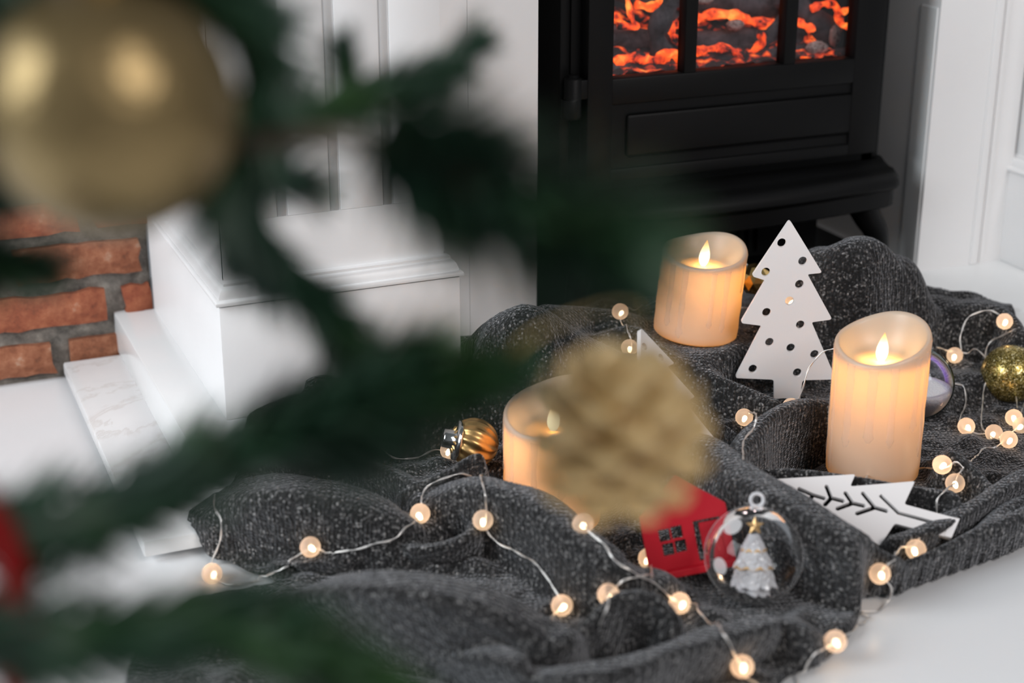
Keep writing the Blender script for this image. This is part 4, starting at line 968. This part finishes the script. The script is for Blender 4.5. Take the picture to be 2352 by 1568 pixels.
# big champagne bauble
bp = at_d(252, 248, .45); br0 = .0362
t = thing('champagne_bauble', 'large glossy champagne gold bauble, blurred in the upper left corner', 'ornament', bp)
pyd('ball', *sphere_data(bp, br0, 64, 40), bauble_m, t); cap(bp, (0.02, 0, 1), br0, t, cord_m, 1.2)
pyd('cord', *tube_data(catmull([bp+Vector((0, 0, br0+.012)), bp+Vector((.002, 0, br0+.03)), at_d(200, -50, .47)], 4), .0007, 6), cord_m, t)
# gold pinecone
cp = at_d(1418, 1004, .53); cx_ = (UP*1.0+RT*.12-FW*.15).normalized(); Mc = rot_to(cx_)
t = thing('gold_pinecone', 'gold glitter pinecone hanging blurred before the half hidden candle', 'ornament', cp)
pyd('core', *lathe_data([(.0001, -.020), (.005, -.017), (.009, -.010), (.012, 0), (.014, .008), (.010, .013), (.0001, .016)], 20, cp, Mc), cone_m, t)
sm = bpy.data.meshes.new('scale'); vs = []; fs = []
for i, (y, w_, z) in enumerate(((0, .0025, 0), (.005, .0048, .0012), (.010, .0062, .0010), (.0135, .0048, .0022), (.0150, .0012, .0034))):
    vs += [(-w_, y, z-.0012), (0, y, z+.0016), (w_, y, z-.0012), (0, y, z-.0020)]
for i in range(4):
    for j in range(4): fs.append((i*4+j, i*4+(j+1) % 4, (i+1)*4+(j+1) % 4, (i+1)*4+j))
fs += [(3, 2, 1, 0), (16, 17, 18, 19)]; sm.from_pydata(vs, [], fs); sm.materials.append(cone_m); sm.update()
ns = 58
for i in range(ns):
    f = i/(ns-1); a = i*2.39996; zz = -.019+.035*f; rad = .0125*math.sin(PI*min(1, .16+f*.80))**.7; el = -.35+1.55*f**1.6   # scales open upward
    el = 1.25-1.35*f if False else (-.55+1.5*f)
    o = bpy.data.objects.new('scale', sm); COL.objects.link(o); o.parent = t
    R1 = Matrix.Rotation(a, 3, 'Z') @ Matrix.Rotation(el, 3, 'X'); s_ = .82+.70*math.sin(PI*min(1, .1+f*.75))
    M4 = (Mc @ R1).to_4x4() @ Matrix.Diagonal((s_, s_, s_, 1)); q = Mc @ (Matrix.Rotation(a, 3, 'Z') @ Vector((0, rad*.8, zz))); M4.translation = q; o.matrix_local = M4
pyd('cord', *tube_data(catmull([cp+cx_*.02, cp+cx_*.045, at_d(1240, 760, .48), at_d(1150, 850, .49)], 5), .0006, 6), cord_m, t)
# red ribbon bow at the left border
rp = at_d(-70, 1430, .44); t = thing('red_bow', 'glossy red ribbon bow on the fir at the left border', 'bow', rp)
def ribbon(name, P, wd, par):
    P = catmull(P, 8); vs, fs = [], []
    for i, p in enumerate(P):
        for q in (-1, 1):
            for e in (-1, 1): vs.append(p+(FW*.7+(p-rp).normalized()*.36)*wd*q+ (UP+RT*.2)*.0004*e)
    for i in range(len(P)-1):
        a = i*4; b = a+4
        for j0, j1 in ((0, 2), (2, 3), (3, 1), (1, 0)): fs.append((a+j0, a+j1, b+j1, b+j0))
    fs += [(0, 1, 3, 2), ((len(P)-1)*4, (len(P)-1)*4+2, (len(P)-1)*4+3, (len(P)-1)*4+1)]
    return pyd(name, vs, fs, ribbon_m, par)
D_ = .44
def q(u, v): return at_d(u, v, D_)
ribbon('bow_loop', [q(-70, 1430), q(-150, 1200), q(-60, 1130), q(20, 1250), q(45, 1400), q(40, 1520), q(-20, 1500), q(-65, 1440)], .009, t)
ribbon('bow_loop', [q(-75, 1430), q(-230, 1330), q(-330, 1400), q(-300, 1520), q(-180, 1520), q(-80, 1440)], .009, t)
ribbon('ribbon_tail', [q(-60, 1440), q(0, 1520), q(30, 1600), q(10, 1720)], .009, t)
ribbon('ribbon_tail', [q(-80, 1440), q(-130, 1560), q(-120, 1700)], .009, t)
pyd('knot', *sphere_data(q(-72, 1432), .0085, 20, 12), ribbon_m, t)
